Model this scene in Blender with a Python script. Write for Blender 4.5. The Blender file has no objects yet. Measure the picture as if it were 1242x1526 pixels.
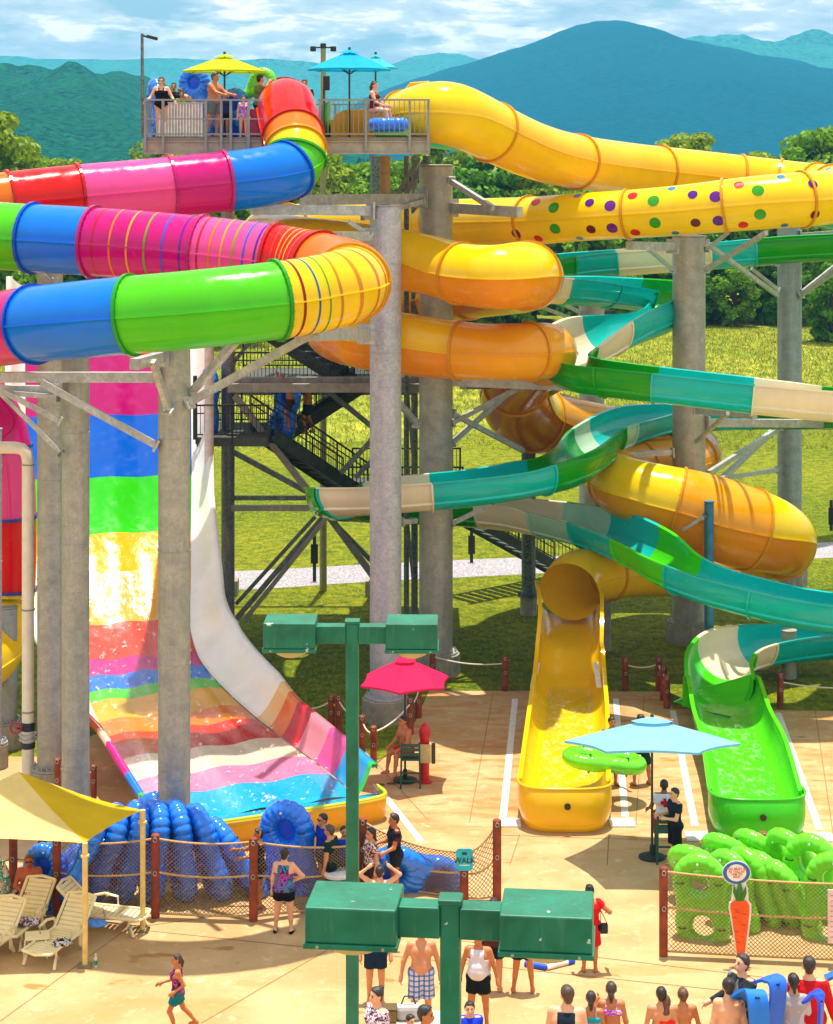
import bpy, math, random
import numpy as np
from mathutils import Vector, noise as mnoise
random.seed(7); rng = np.random.default_rng(7)
S = bpy.context.scene
COL = S.collection
CAMH = 16.0; HOR = 210.0; FOC = 3000.0
def px(X, Y, D): return np.array([(X-621.0)/FOC*D, D, CAMH-(Y-HOR)/FOC*D])
def gp(X, Y, z=0.0):
    D = (CAMH-z)*FOC/(Y-HOR); return np.array([(X-621.0)/FOC*D, D, z])
def srgb(c):
    if isinstance(c, str):
        c = c.lstrip('#'); c = [int(c[i:i+2], 16)/255 for i in (0, 2, 4)]
    return tuple((v/12.92 if v <= .04045 else ((v+.055)/1.055)**2.4) for v in c[:3])+(1.0,)
# ---------------------------------------------------------------- materials
MATS = {}
def newmat(name):
    m = bpy.data.materials.new(name); m.use_nodes = True
    nt = m.node_tree; nt.nodes.clear()
    out = nt.nodes.new('ShaderNodeOutputMaterial')
    bs = nt.nodes.new('ShaderNodeBsdfPrincipled'); nt.links.new(bs.outputs[0], out.inputs[0])
    return m, nt, bs, out
def N(nt, t, **kw):
    n = nt.nodes.new(t)
    for k, v in kw.items():
        if k in n.inputs: n.inputs[k].default_value = v
        else: setattr(n, k, v)
    return n
def coords(nt, kind='Object', scale=(1, 1, 1)):
    tc = nt.nodes.new('ShaderNodeTexCoord'); mp = nt.nodes.new('ShaderNodeMapping')
    mp.inputs['Scale'].default_value = scale
    if kind == 'World':
        g = nt.nodes.new('ShaderNodeNewGeometry'); nt.links.new(g.outputs['Position'], mp.inputs[0])
    else: nt.links.new(tc.outputs[kind], mp.inputs[0])
    return mp.outputs[0]
def noise(nt, vec, scale, detail=4, rough=.55, dist=0):
    n = N(nt, 'ShaderNodeTexNoise', Scale=scale, Detail=detail, Roughness=rough, Distortion=dist)
    nt.links.new(vec, n.inputs['Vector']); return n.outputs['Fac']
def ramp(nt, fac, stops, interp='LINEAR'):
    r = nt.nodes.new('ShaderNodeValToRGB'); r.color_ramp.interpolation = interp
    e = r.color_ramp.elements
    while len(e) < len(stops): e.new(.5)
    for i, (p, c) in enumerate(stops):
        e[i].position = p; e[i].color = c if len(c) == 4 else tuple(c)+(1,)
    nt.links.new(fac, r.inputs[0]); return r.outputs[0]
def g1(v): return (v, v, v, 1)
def mix(nt, a, b, fac, mode='MIX'):
    m = N(nt, 'ShaderNodeMix', data_type='RGBA', blend_type=mode)
    for s, v in ((0, fac), (6, a), (7, b)):
        if hasattr(v, 'is_linked') or hasattr(v, 'links'): nt.links.new(v, m.inputs[s])
        else: m.inputs[s].default_value = v
    return m.outputs[2]
def bump(nt, bs, h, strength=.3, dist=.02):
    b = N(nt, 'ShaderNodeBump', Strength=strength, Distance=dist)
    nt.links.new(h, b.inputs['Height']); nt.links.new(b.outputs[0], bs.inputs['Normal']); return b
def fiber(col, trans=.22, wet=0):
    key = ('fiber', col, trans, wet)
    if key in MATS: return MATS[key]
    m, nt, bs, out = newmat('fiberglass_'+col.strip('#')); c = srgb(col); mxc = max(c[:3]); c = tuple(mxc*(x/mxc)**1.16 for x in c[:3])+(1,)
    v = coords(nt, 'World')
    f = noise(nt, v, .9, 5, .6)
    dk = tuple(x*.88 for x in c[:3])+(1,); lt = tuple(min(1, x*1.0) for x in c[:3])+(1,)
    cc = ramp(nt, f, [(.3, dk), (.65, lt)])
    # rain streaks and chalky dust
    st = noise(nt, coords(nt, 'World', (3, 3, .35)), 2.2, 6, .65)
    cc = mix(nt, cc, tuple(x*.78+.02 for x in c[:3])+(1,), ramp(nt, st, [(.56, g1(0)), (.72, g1(.4))]))
    nt.links.new(cc, bs.inputs['Base Color'])
    bs.inputs['Roughness'].default_value = .14 if not wet else .06
    bs.inputs['Specular IOR Level'].default_value = .35
    rr = ramp(nt, noise(nt, v, 3.5, 4), [(.35, g1(.10)), (.7, g1(.30))])
    nt.links.new(rr, bs.inputs['Roughness'])
    bs.inputs['Coat Weight'].default_value = .12; bs.inputs['Coat Roughness'].default_value = .06
    bump(nt, bs, noise(nt, v, 1.6, 2), .12, .05)
    if wet:
        bump(nt, bs, noise(nt, coords(nt, 'World', (1.0, .55, 1)), wet, 5, .6, .6), .55, .05)
    tr = nt.nodes.new('ShaderNodeBsdfTranslucent'); nt.links.new(cc, tr.inputs[0])
    mx = nt.nodes.new('ShaderNodeMixShader'); mx.inputs[0].default_value = trans
    nt.links.new(bs.outputs[0], mx.inputs[1]); nt.links.new(tr.outputs[0], mx.inputs[2])
    nt.links.new(mx.outputs[0], out.inputs[0]); MATS[key] = m; return m
def steel(name, a, b, metal=.35, rough=.5, sc=3.0, streak=True):
    if name in MATS: return MATS[name]
    m, nt, bs, out = newmat(name)
    v = coords(nt, 'World')
    vo = N(nt, 'ShaderNodeTexVoronoi', Scale=sc*6); nt.links.new(v, vo.inputs['Vector'])
    f = noise(nt, v, sc, 6, .65)
    c = ramp(nt, f, [(.3, srgb(a)), (.7, srgb(b))])
    c = mix(nt, c, srgb('#8f9496'), ramp(nt, vo.outputs['Color'], [(.25, g1(0)), (.9, g1(.55))]))
    if streak:
        s1 = noise(nt, coords(nt, 'World', (1, 1, 7)), 1.4, 5, .7)
        c = mix(nt, c, srgb('#3f3a33'), ramp(nt, s1, [(.60, g1(0)), (.78, g1(.45))]))
        s2 = noise(nt, coords(nt, 'World', (4, 4, .25)), 1.7, 5, .7)
        c = mix(nt, c, srgb('#c9c4b4'), ramp(nt, s2, [(.52, g1(0)), (.75, g1(.4))]))
    nt.links.new(c, bs.inputs['Base Color'])
    bs.inputs['Metallic'].default_value = metal; bs.inputs['Roughness'].default_value = rough
    bump(nt, bs, noise(nt, v, sc*5, 4), .15, .01)
    MATS[name] = m; return m
def plain(name, col, rough=.6, var=.12, sc=6, metal=0, coat=0, bmp=.1, trans=0, spec=.5):
    key = name+col
    if key in MATS: return MATS[key]
    m, nt, bs, out = newmat(name); c = srgb(col)
    v = coords(nt, 'World')
    cc = ramp(nt, noise(nt, v, sc, 5, .6), [(.3, tuple(x*(1-var*1.6) for x in c[:3])+(1,)), (.7, tuple(min(1, x*(1+var)) for x in c[:3])+(1,))])
    nt.links.new(cc, bs.inputs['Base Color'])
    bs.inputs['Roughness'].default_value = rough; bs.inputs['Metallic'].default_value = metal
    bs.inputs['Coat Weight'].default_value = coat; bs.inputs['Specular IOR Level'].default_value = spec
    if bmp: bump(nt, bs, noise(nt, v, sc*4, 4), bmp, .01)
    if trans:
        tr = nt.nodes.new('ShaderNodeBsdfTranslucent'); nt.links.new(cc, tr.inputs[0])
        mx = nt.nodes.new('ShaderNodeMixShader'); mx.inputs[0].default_value = trans
        nt.links.new(bs.outputs[0], mx.inputs[1]); nt.links.new(tr.outputs[0], mx.inputs[2])
        nt.links.new(mx.outputs[0], out.inputs[0])
    MATS[key] = m; return m
# ---------------------------------------------------------------- mesh builder
class MB:
    def __init__(s): s.v = []; s.f = []; s.n = 0
    def add(s, verts, faces):
        verts = [tuple(map(float, p)) for p in verts]
        o = s.n; s.v += verts; s.f += [tuple(i+o for i in f) for f in faces]; s.n += len(verts); return s
    def grid(s, rows, closed=False, flip=False):
        nr = len(rows); nc = len(rows[0]); fs = []
        for i in range(nr-1):
            for j in range(nc if closed else nc-1):
                a = i*nc+j; b = i*nc+(j+1) % nc; c = (i+1)*nc+(j+1) % nc; d = (i+1)*nc+j
                fs.append((a, d, c, b) if flip else (a, b, c, d))
        return s.add([p for r in rows for p in r], fs)
    def cap(s, ring, flip=False):
        n = len(ring); return s.add(ring, [tuple(range(n))[::-1] if flip else tuple(range(n))])
    def box(s, lo, hi, rot=0, c=None, bev=0):
        x0, y0, z0 = lo; x1, y1, z1 = hi
        P = [(x0, y0, z0), (x1, y0, z0), (x1, y1, z0), (x0, y1, z0), (x0, y0, z1), (x1, y0, z1), (x1, y1, z1), (x0, y1, z1)]
        if c is not None:
            cs, sn = math.cos(rot), math.sin(rot)
            P = [(c[0]+p[0]*cs-p[1]*sn, c[1]+p[0]*sn+p[1]*cs, c[2]+p[2]) for p in P]
        return s.add(P, [(0, 3, 2, 1), (4, 5, 6, 7), (0, 1, 5, 4), (1, 2, 6, 5), (2, 3, 7, 6), (3, 0, 4, 7)])
    def tube(s, a, b, r, r2=None, n=12, caps=True):
        a = np.array(a, float); b = np.array(b, float); r2 = r if r2 is None else r2
        t = b-a; L = np.linalg.norm(t); t = t/max(L, 1e-9)
        u = np.cross(t, (0, 0, 1) if abs(t[2]) < .9 else (1, 0, 0)); u /= np.linalg.norm(u); w = np.cross(t, u)
        R = []
        for p, q in ((a, r), (b, r2)):
            R.append([p+(u*math.cos(2*math.pi*i/n)+w*math.sin(2*math.pi*i/n))*q for i in range(n)])
        s.grid(R, True)
        if caps: s.cap(R[0]); s.cap(R[1], True)
        return s
    def beam(s, a, b, w, h=None):
        a = np.array(a, float); b = np.array(b, float); h = h or w
        t = b-a; t = t/max(np.linalg.norm(t), 1e-9)
        u = np.cross(t, (0, 0, 1) if abs(t[2]) < .97 else (0, 1, 0)); u /= np.linalg.norm(u); q = np.cross(u, t)
        P = [p+u*i*w/2+q*j*h/2 for p in (a, b) for i, j in ((-1, -1), (1, -1), (1, 1), (-1, 1))]
        return s.add(P, [(0, 3, 2, 1), (4, 5, 6, 7), (0, 1, 5, 4), (1, 2, 6, 5), (2, 3, 7, 6), (3, 0, 4, 7)])
    def poly(s, pts, r, n=7, closed=False):
        pts = [np.array(p, float) for p in pts]; R = []
        m = len(pts)
        for i, p in enumerate(pts):
            if closed: t = pts[(i+1) % m]-pts[i-1]
            else: t = pts[min(i+1, m-1)]-pts[max(i-1, 0)]
            t = t/max(np.linalg.norm(t), 1e-9)
            u = np.cross(t, (0, 0, 1) if abs(t[2]) < .95 else (1, 0, 0)); u /= np.linalg.norm(u); w = np.cross(t, u)
            rr = r[i] if hasattr(r, '__len__') else r
            R.append([p+(u*math.cos(2*math.pi*k/n)+w*math.sin(2*math.pi*k/n))*rr for k in range(n)])
        if closed: R.append(R[0])
        s.grid(R, True)
        if not closed: s.cap(R[0]); s.cap(R[-1], True)
        return s
    def lathe(s, c, prof, n=24):
        R = [[(c[0]+r*math.cos(2*math.pi*i/n), c[1]+r*math.sin(2*math.pi*i/n), c[2]+z) for i in range(n)] for r, z in prof]
        s.grid(R, True, False); s.cap(R[0], True); s.cap(R[-1]); return s
    def build(s, name, mat, parent=None, smooth=False, bevel=0):
        w = wloc(parent) if parent else np.zeros(3)
        me = bpy.data.meshes.new(name)
        v = (np.array(s.v)-w).tolist() if len(s.v) else []
        me.from_pydata(v, [], s.f); me.validate(); me.update()
        if smooth:
            me.polygons.foreach_set('use_smooth', [True]*len(me.polygons))
            if smooth == 'auto': me.set_sharp_from_angle(angle=math.radians(38))
        o = bpy.data.objects.new(name, me); COL.objects.link(o)
        if mat: me.materials.append(mat)
        if parent: o.parent = parent
        if bevel:
            b = o.modifiers.new('bevel', 'BEVEL'); b.width = bevel; b.segments = 2; b.limit_method = 'ANGLE'
        return o
def wloc(o):
    p = np.zeros(3)
    while o is not None: p = p+np.array(o.location); o = o.parent
    return p
def tag(o, label, cat, group=None, kind=None):
    if label: o['label'] = label
    if cat: o['category'] = cat
    if group: o['group'] = group
    if kind: o['kind'] = kind
    return o
def thing(name, label, cat, loc=(0, 0, 0), group=None, rz=0):
    o = bpy.data.objects.new(name, None); COL.objects.link(o); o.location = [float(x) for x in loc]
    o.rotation_euler = (0, 0, rz); o.empty_display_size = .2
    return tag(o, label, cat, group)
def dup(o, parent=None):
    c = o.copy(); COL.objects.link(c); c.parent = parent
    for ch in list(o.children): dup(ch, c)
    return c
def resample(P, R, step):
    seg = np.linalg.norm(np.diff(P, axis=0), axis=1); L = np.concatenate([[0], np.cumsum(seg)])
    n = max(4, int(L[-1]/step)); t = np.linspace(0, L[-1], n)
    return np.stack([np.interp(t, L, P[:, k]) for k in range(3)], 1), np.stack([np.interp(t, L, R[:, k]) for k in range(R.shape[1])], 1)
def catmull(P, n=14):
    P = np.array(P, float); Q = np.vstack([2*P[0]-P[1], P, 2*P[-1]-P[-2]]); out = []
    for i in range(1, len(Q)-2):
        p0, p1, p2, p3 = Q[i-1:i+3]
        for t in np.linspace(0, 1, n, endpoint=False):
            out.append(.5*((2*p1)+(-p0+p2)*t+(2*p0-5*p1+4*p2-p3)*t*t+(-p0+3*p1-3*p2+p3)*t**3))
    out.append(Q[-2]); return np.array(out)
# ---------------------------------------------------------------- surface nets
def surfnet(F, org, h):
    s = F < 0; nx, ny, nz = F.shape
    acc = np.zeros((nx-1, ny-1, nz-1, 3)); cnt = np.zeros((nx-1, ny-1, nz-1)); edges = []
    for ax in range(3):
        sl0 = [slice(None)]*3; sl1 = [slice(None)]*3; sl0[ax] = slice(0, -1); sl1[ax] = slice(1, None)
        a = F[tuple(sl0)]; b = F[tuple(sl1)]; cr = s[tuple(sl0)] != s[tuple(sl1)]
        I = np.argwhere(cr)
        o1, o2 = [k for k in range(3) if k != ax]
        ok = (I[:, o1] > 0) & (I[:, o2] > 0) & (I[:, o1] < F.shape[o1]-1) & (I[:, o2] < F.shape[o2]-1); I = I[ok]
        fa = a[tuple(I.T)]; fb = b[tuple(I.T)]; t = fa/(fa-fb)
        pos = I.astype(float); pos[:, ax] += t
        cells = []
        for d1, d2 in ((0, 0), (-1, 0), (-1, -1), (0, -1)):
            C = I.copy(); C[:, o1] += d1; C[:, o2] += d2; cells.append(C)
            np.add.at(acc, tuple(C.T), pos); np.add.at(cnt, tuple(C.T), 1)
        edges.append((cells, fa < 0, ax))
    m = cnt > 0; idx = -np.ones(cnt.shape, int); idx[m] = np.arange(m.sum())
    V = acc[m]/cnt[m][:, None]*h+org
    Fs = []
    for cells, ins, ax in edges:
        q = np.stack([idx[tuple(C.T)] for C in cells], 1)
        fl = ins if ax != 1 else ~ins
        q[~fl] = q[~fl][:, ::-1]; Fs.append(q)
    return V, np.vstack(Fs)
def sdf_mesh(prims, h, k, clips=(), pad=None, inflate=0):
    lo = np.min([np.minimum(p[0], p[1])-max(p[2], p[3]) for p in prims], 0)-3*h-inflate
    hi = np.max([np.maximum(p[0], p[1])+max(p[2], p[3]) for p in prims], 0)+3*h+inflate
    n = np.ceil((hi-lo)/h).astype(int)+1
    F = np.full(n, .2)
    ax = [lo[i]+np.arange(n[i])*h for i in range(3)]
    for p in prims:
        a, b, ra, rb = p[:4]; mg = max(ra, rb)+k+2*h+inflate
        l = np.minimum(a, b)-mg; u = np.maximum(a, b)+mg
        sl = tuple(slice(max(0, int((l[i]-lo[i])/h)), min(n[i], int((u[i]-lo[i])/h)+2)) for i in range(3))
        X, Y, Z = np.meshgrid(*[ax[i][sl[i]] for i in range(3)], indexing='ij')
        P = np.stack([X, Y, Z], -1)-a; ba = b-a; L2 = max(float(ba@ba), 1e-9)
        t = np.clip((P@ba)/L2, 0, 1)
        d = np.linalg.norm(P-t[..., None]*ba, axis=-1)-(ra+(rb-ra)*t)-inflate
        if len(p) > 4 and p[4]:
            d = np.maximum(d, (P@ba)/math.sqrt(L2)-math.sqrt(L2))
        G = F[sl]; hh = np.maximum(k-np.abs(G-d), 0)/k
        F[sl] = np.minimum(G, d)-hh*hh*k*.25
    if clips:
        X, Y, Z = np.meshgrid(*ax, indexing='ij'); P = np.stack([X, Y, Z], -1)
        for c in clips:
            if callable(c): F = np.maximum(F, c(P))
            else: F = np.maximum(F, P@np.array(c[0])-c[1])
    return surfnet(F, lo, h)
# ================================================================ camera, light, world
cam = bpy.data.cameras.new('camera'); co = bpy.data.objects.new('camera', cam); COL.objects.link(co)
co.location = (0, 0, CAMH); co.rotation_euler = (math.radians(90), 0, 0)
cam.sensor_fit = 'VERTICAL'; cam.sensor_height = 36; cam.sensor_width = 36
cam.lens = FOC/1526*36; cam.shift_y = -(763-HOR)/1526; cam.clip_start = .5; cam.clip_end = 30000
S.camera = co
SUN_EL = math.radians(83); SUN_AZ = math.radians(8)      # sun behind the scene, a little to the right
sd = Vector((math.sin(SUN_AZ)*math.cos(SUN_EL), math.cos(SUN_AZ)*math.cos(SUN_EL), math.sin(SUN_EL)))
sl = bpy.data.lights.new('sun', 'SUN'); sl.energy = 5.0; sl.angle = math.radians(.55); sl.color = (1, .93, .82)
so = bpy.data.objects.new('sun', sl); COL.objects.link(so); so.rotation_euler = sd.to_track_quat('Z', 'Y').to_euler(); so.location = (0, 60, 80)
W = bpy.data.worlds.new('World'); S.world = W; W.use_nodes = True
nt = W.node_tree; nt.nodes.clear()
wo = nt.nodes.new('ShaderNodeOutputWorld'); bg = nt.nodes.new('ShaderNodeBackground'); nt.links.new(bg.outputs[0], wo.inputs[0])
sky = nt.nodes.new('ShaderNodeTexSky'); sky.sky_type = 'NISHITA'; sky.sun_disc = False
sky.sun_elevation = SUN_EL; sky.sun_rotation = SUN_AZ; sky.dust_density = .6; sky.ozone_density = 2.5
tc = nt.nodes.new('ShaderNodeTexCoord')
mp = nt.nodes.new('ShaderNodeMapping'); mp.inputs['Scale'].default_value = (1, 1, 4.2); nt.links.new(tc.outputs['Generated'], mp.inputs[0])
cn = noise(nt, mp.outputs[0], 13.0, 9, .56, .15); cn2 = noise(nt, mp.outputs[0], 19.0, 8, .62, .2)
cf = ramp(nt, cn, [(.38, g1(0)), (.48, g1(1))])
cc = ramp(nt, cn2, [(.35, (6.6, 8.0, 9.6, 1)), (.50, (10.0, 10.6, 11.2, 1)), (.57, (16.5, 15.2, 13.6, 1))])
sb = mix(nt, sky.outputs[0], (5.2, 7.8, 9.6, 1), .7)
skc = mix(nt, sb, cc, cf)
nt.links.new(skc, bg.inputs[0]); bg.inputs[1].default_value = .072
S.view_settings.view_transform = 'Standard'; S.view_settings.look = 'None'; S.view_settings.exposure = .46; S.view_settings.gamma = 1
S.cycles.max_bounces = 5; S.cycles.diffuse_bounces = 3; S.cycles.glossy_bounces = 3; S.cycles.transmission_bounces = 3; S.cycles.transparent_max_bounces = 12; S.cycles.volume_bounces = 0
# ================================================================ ground
def sheet(name, pts, z, mat, label, cat='ground'):
    mb = MB(); mb.add([(p[0], p[1], z) for p in pts], [tuple(range(len(pts)))])
    o = mb.build(name, mat); 
    if o.data.polygons[0].normal.z < 0: o.data.flip_normals()
    return tag(o, label, cat, kind='structure')
def G(pts, z=0): return [gp(x, y, z)[:2] for x, y in pts]
# lawn
m, nt, bs, out = newmat('lawn'); v = coords(nt, 'World')
f1 = noise(nt, v, .09, 5, .6); f2 = noise(nt, v, 2.2, 8, .75); f3 = noise(nt, coords(nt, 'World', (1, .3, 1)), 9, 6, .8)
c = ramp(nt, f1, [(.35, srgb('#69780c')), (.6, srgb('#8f9018'))])
c = mix(nt, c, srgb('#3c5a08'), ramp(nt, f2, [(.40, g1(.9)), (.60, g1(0))]))
c = mix(nt, c, srgb('#b8ae34'), ramp(nt, f3, [(.5, g1(0)), (.68, g1(.75))]))
c = mix(nt, c, srgb('#c2a060'), ramp(nt, noise(nt, v, .28, 4, .6), [(.66, g1(0)), (.76, g1(.75))]))
nt.links.new(c, bs.inputs['Base Color']); bs.inputs['Roughness'].default_value = .9; bs.inputs['Specular IOR Level'].default_value = .1
bump(nt, bs, f3, .9, .12); LAWN = m
m, nt, bs, out = newmat('meadow'); v = coords(nt, 'World')
f1 = noise(nt, v, .11, 6, .6); f2 = noise(nt, coords(nt, 'World', (1, .35, 1)), 1.4, 8, .75)
c = ramp(nt, f1, [(.35, srgb('#7f8f1a')), (.6, srgb('#b2ad38'))])
c = mix(nt, c, srgb('#4a6a10'), ramp(nt, f2, [(.38, g1(.95)), (.58, g1(0))]))
c = mix(nt, c, srgb('#cbbb5a'), ramp(nt, noise(nt, coords(nt, 'World', (1, .3, 1)), 3.3, 6, .8), [(.52, g1(0)), (.7, g1(.8))]))
nt.links.new(c, bs.inputs['Base Color']); bs.inputs['Roughness'].default_value = .9; bs.inputs['Specular IOR Level'].default_value = .1
bump(nt, bs, f2, .9, .3); MEADOW = m
base = [(-9000, -40), (9000, -40), (9000, 9000), (-9000, 9000)]
sheet('ground', base, 0, LAWN, 'bright green lawn under and behind the water slides')
sheet('meadow', [(-90, 112), (-10, 104), (20, 118), (90, 122), (400, 140), (400, 400), (-400, 400), (-400, 112)], .004, MEADOW, 'tall yellow green meadow grass sloping up to the trees')
# gravel path
m, nt, bs, out = newmat('gravel'); v = coords(nt, 'World')
vo = N(nt, 'ShaderNodeTexVoronoi', Scale=14.0); nt.links.new(v, vo.inputs['Vector'])
c = ramp(nt, vo.outputs['Distance'], [(.0, srgb('#d8d0cc')), (.6, srgb('#8f8a90'))])
c = mix(nt, c, srgb('#6f6a70'), ramp(nt, noise(nt, v, 4, 6, .7), [(.5, g1(0)), (.7, g1(.6))]))
nt.links.new(c, bs.inputs['Base Color']); bs.inputs['Roughness'].default_value = .9; bump(nt, bs, vo.outputs['Distance'], .6, .05)
GRAVEL = m
top = [(-600, 880), (390, 850), (550, 841), (700, 834), (900, 826), (1242, 808), (2200, 770)]
bot = [(-600, 905), (390, 878), (550, 867), (700, 860), (900, 850), (1242, 831), (2200, 790)]
sheet('path', G(top)+G(bot)[::-1], .006, GRAVEL, 'pale gravel path crossing the lawn behind the slides', 'path')
# concrete deck
m, nt, bs, out = newmat('deck_concrete'); v = coords(nt, 'World')
g = nt.nodes.new('ShaderNodeNewGeometry'); sp = nt.nodes.new('ShaderNodeSeparateXYZ'); nt.links.new(g.outputs['Position'], sp.inputs[0])
f1 = noise(nt, v, .5, 6, .6); f2 = noise(nt, coords(nt, 'World', (.55, 1.5, 1)), 1.5, 7, .68, .5); f3 = noise(nt, v, 26, 4, .7)
c = ramp(nt, f1, [(.35, srgb('#b48e5c')), (.65, srgb('#caa676'))])
stain = ramp(nt, f2, [(.47, g1(0)), (.60, g1(1))])
md = N(nt, 'ShaderNodeMapRange'); md.inputs[1].default_value = 43.5; md.inputs[2].default_value = 48.5; nt.links.new(sp.outputs[1], md.inputs[0])
mx_ = N(nt, 'ShaderNodeMapRange'); mx_.inputs[1].default_value = -3.0; mx_.inputs[2].default_value = .5; nt.links.new(sp.outputs[0], mx_.inputs[0])
zone = N(nt, 'ShaderNodeMath', operation='MULTIPLY'); nt.links.new(md.outputs[0], zone.inputs[0]); nt.links.new(mx_.outputs[0], zone.inputs[1])
z2 = N(nt, 'ShaderNodeMath', operation='MULTIPLY'); nt.links.new(zone.outputs[0], z2.inputs[0]); nt.links.new(stain, z2.inputs[1])
z3 = N(nt, 'ShaderNodeMath', operation='MULTIPLY'); nt.links.new(z2.outputs[0], z3.inputs[0]); z3.inputs[1].default_value = .65
c = mix(nt, c, srgb('#b8702c'), z3.outputs[0])
c = mix(nt, c, srgb('#b58a4c'), ramp(nt, noise(nt, coords(nt, 'World', (.5, 1.2, 1)), .6, 3, .5, .8), [(.60, g1(0)), (.66, g1(.55))]))
sm = ramp(nt, noise(nt, coords(nt, 'World', (.5, 1.0, 1)), 1.3, 3, .5, .5), [(.66, g1(0)), (.70, g1(.8))])   # small damp stains
c = mix(nt, c, srgb('#9c6a28'), sm)
c = mix(nt, c, srgb('#94683a'), ramp(nt, noise(nt, coords(nt, 'World', (.7, 1.2, 1)), 4.2, 4, .6), [(.66, g1(0)), (.70, g1(.3))]))
c = mix(nt, c, srgb('#e0cda8'), ramp(nt, noise(nt, v, 2.6, 6, .7), [(.56, g1(0)), (.70, g1(.5))]))
c = mix(nt, c, srgb('#907248'), ramp(nt, f3, [(.5, g1(0)), (.75, g1(.35))]))
nt.links.new(c, bs.inputs['Base Color']); bs.inputs['Roughness'].default_value = .75
bs.inputs['Specular IOR Level'].default_value = .3
bump(nt, bs, f3, .25, .01); DECK = m
deck = G([(-900, 1128), (60, 1128), (150, 1092), (420, 1092), (520, 1098), (560, 1135), (600, 1118), (640, 1030), (992, 1031), (1003, 1057), (1700, 1066)])+[(60, 4), (-60, 4)]
sheet('pavement', deck, .012, DECK, 'sunlit tan concrete deck with orange water stains', 'pavement')
JOINT = plain('joint', '#8d6a44', .9)
mb = MB()
def strip(mb, a, b, w, z, h=.0):
    a = np.array([*a, z]); b = np.array([*b, z]); t = b-a; t /= np.linalg.norm(t); n = np.array([-t[1], t[0], 0])*w/2
    mb.add([a-n, b-n, b+n, a+n], [(0, 1, 2, 3)])
for a, b in [((-50, 1560), (190, 1385)), ((190, 1385), (470, 1345)), ((210, 1387), (1300, 1500)), ((300, 1526), (560, 1375)), ((640, 1225), (545, 1120)),
             ((700, 1226), (735, 1034)), ((775, 1244), (760, 1290)), ((905, 1290), (908, 1244)), ((660, 1400), (1242, 1470)), ((1242, 1244), (1215, 1060)),
             ((0, 1236), (600, 1236)), ((948, 1230), (960, 1040)), ((730, 1245), (1242, 1262))]:
    strip(mb, gp(*a)[:2], gp(*b)[:2], .02, .018)
tag(mb.build('pavement_joint', JOINT), 'thin dark joints cut across the tan concrete deck', 'pavement', kind='structure')
DRAIN = plain('drain', '#e2dcd2', .5, .15, 20)
def drain(a, b, foot, lab):
    A = gp(*a); B = gp(*b); o = thing('trench_drain', lab, 'drain', B, 'trench drains beside the flume ends')
    mb = MB(); strip(mb, A[:2], B[:2], .17, .020); mb.build('grate', DRAIN, o)
    mb = MB(); n = 0
    for i in range(n):
        p = A+(B-A)*(i+.5)/n; mb.add([(p[0]-.06, p[1]-.03, .024), (p[0]+.06, p[1]-.03, .024), (p[0]+.06, p[1]+.03, .024), (p[0]-.06, p[1]+.03, .024)], [(0, 1, 2, 3)])
    if foot:
        q0, q1 = gp(*foot[0]), gp(*foot[1]); mb = MB(); mb.box((q0[0], q0[1]-.28, .013), (q1[0], q0[1]+.28, .05)); mb.build('sump_lid', DRAIN, o)
drain((768, 1042), (750, 1220), ((744, 1228), (776, 1228)), 'white trench drain left of the yellow flume end')
drain((918, 1042), (932, 1218), ((909, 1228), (946, 1228)), 'white trench drain just right of the yellow flume end')
drain((1003, 1060), (1036, 1232), ((1022, 1248), (1058, 1248)), 'white trench drain just left of the green flume end')
drain((1160, 1063), (1222, 1238), ((1200, 1250), (1242, 1250)), 'white trench drain right of the green flume end')
drain((560, 1170), (628, 1255), None, 'white trench drain running from the rainbow slide corner')
# planting bed of pebbles behind the loungers
sheet('gravel_bed', G([(-500, 1300), (95, 1290), (100, 1352), (-500, 1372)]), .03, plain('pebble', '#b49a72', .9, .5, 40, bmp=.8), 'strip of tan pebbles behind the loungers', 'gravel')
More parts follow.
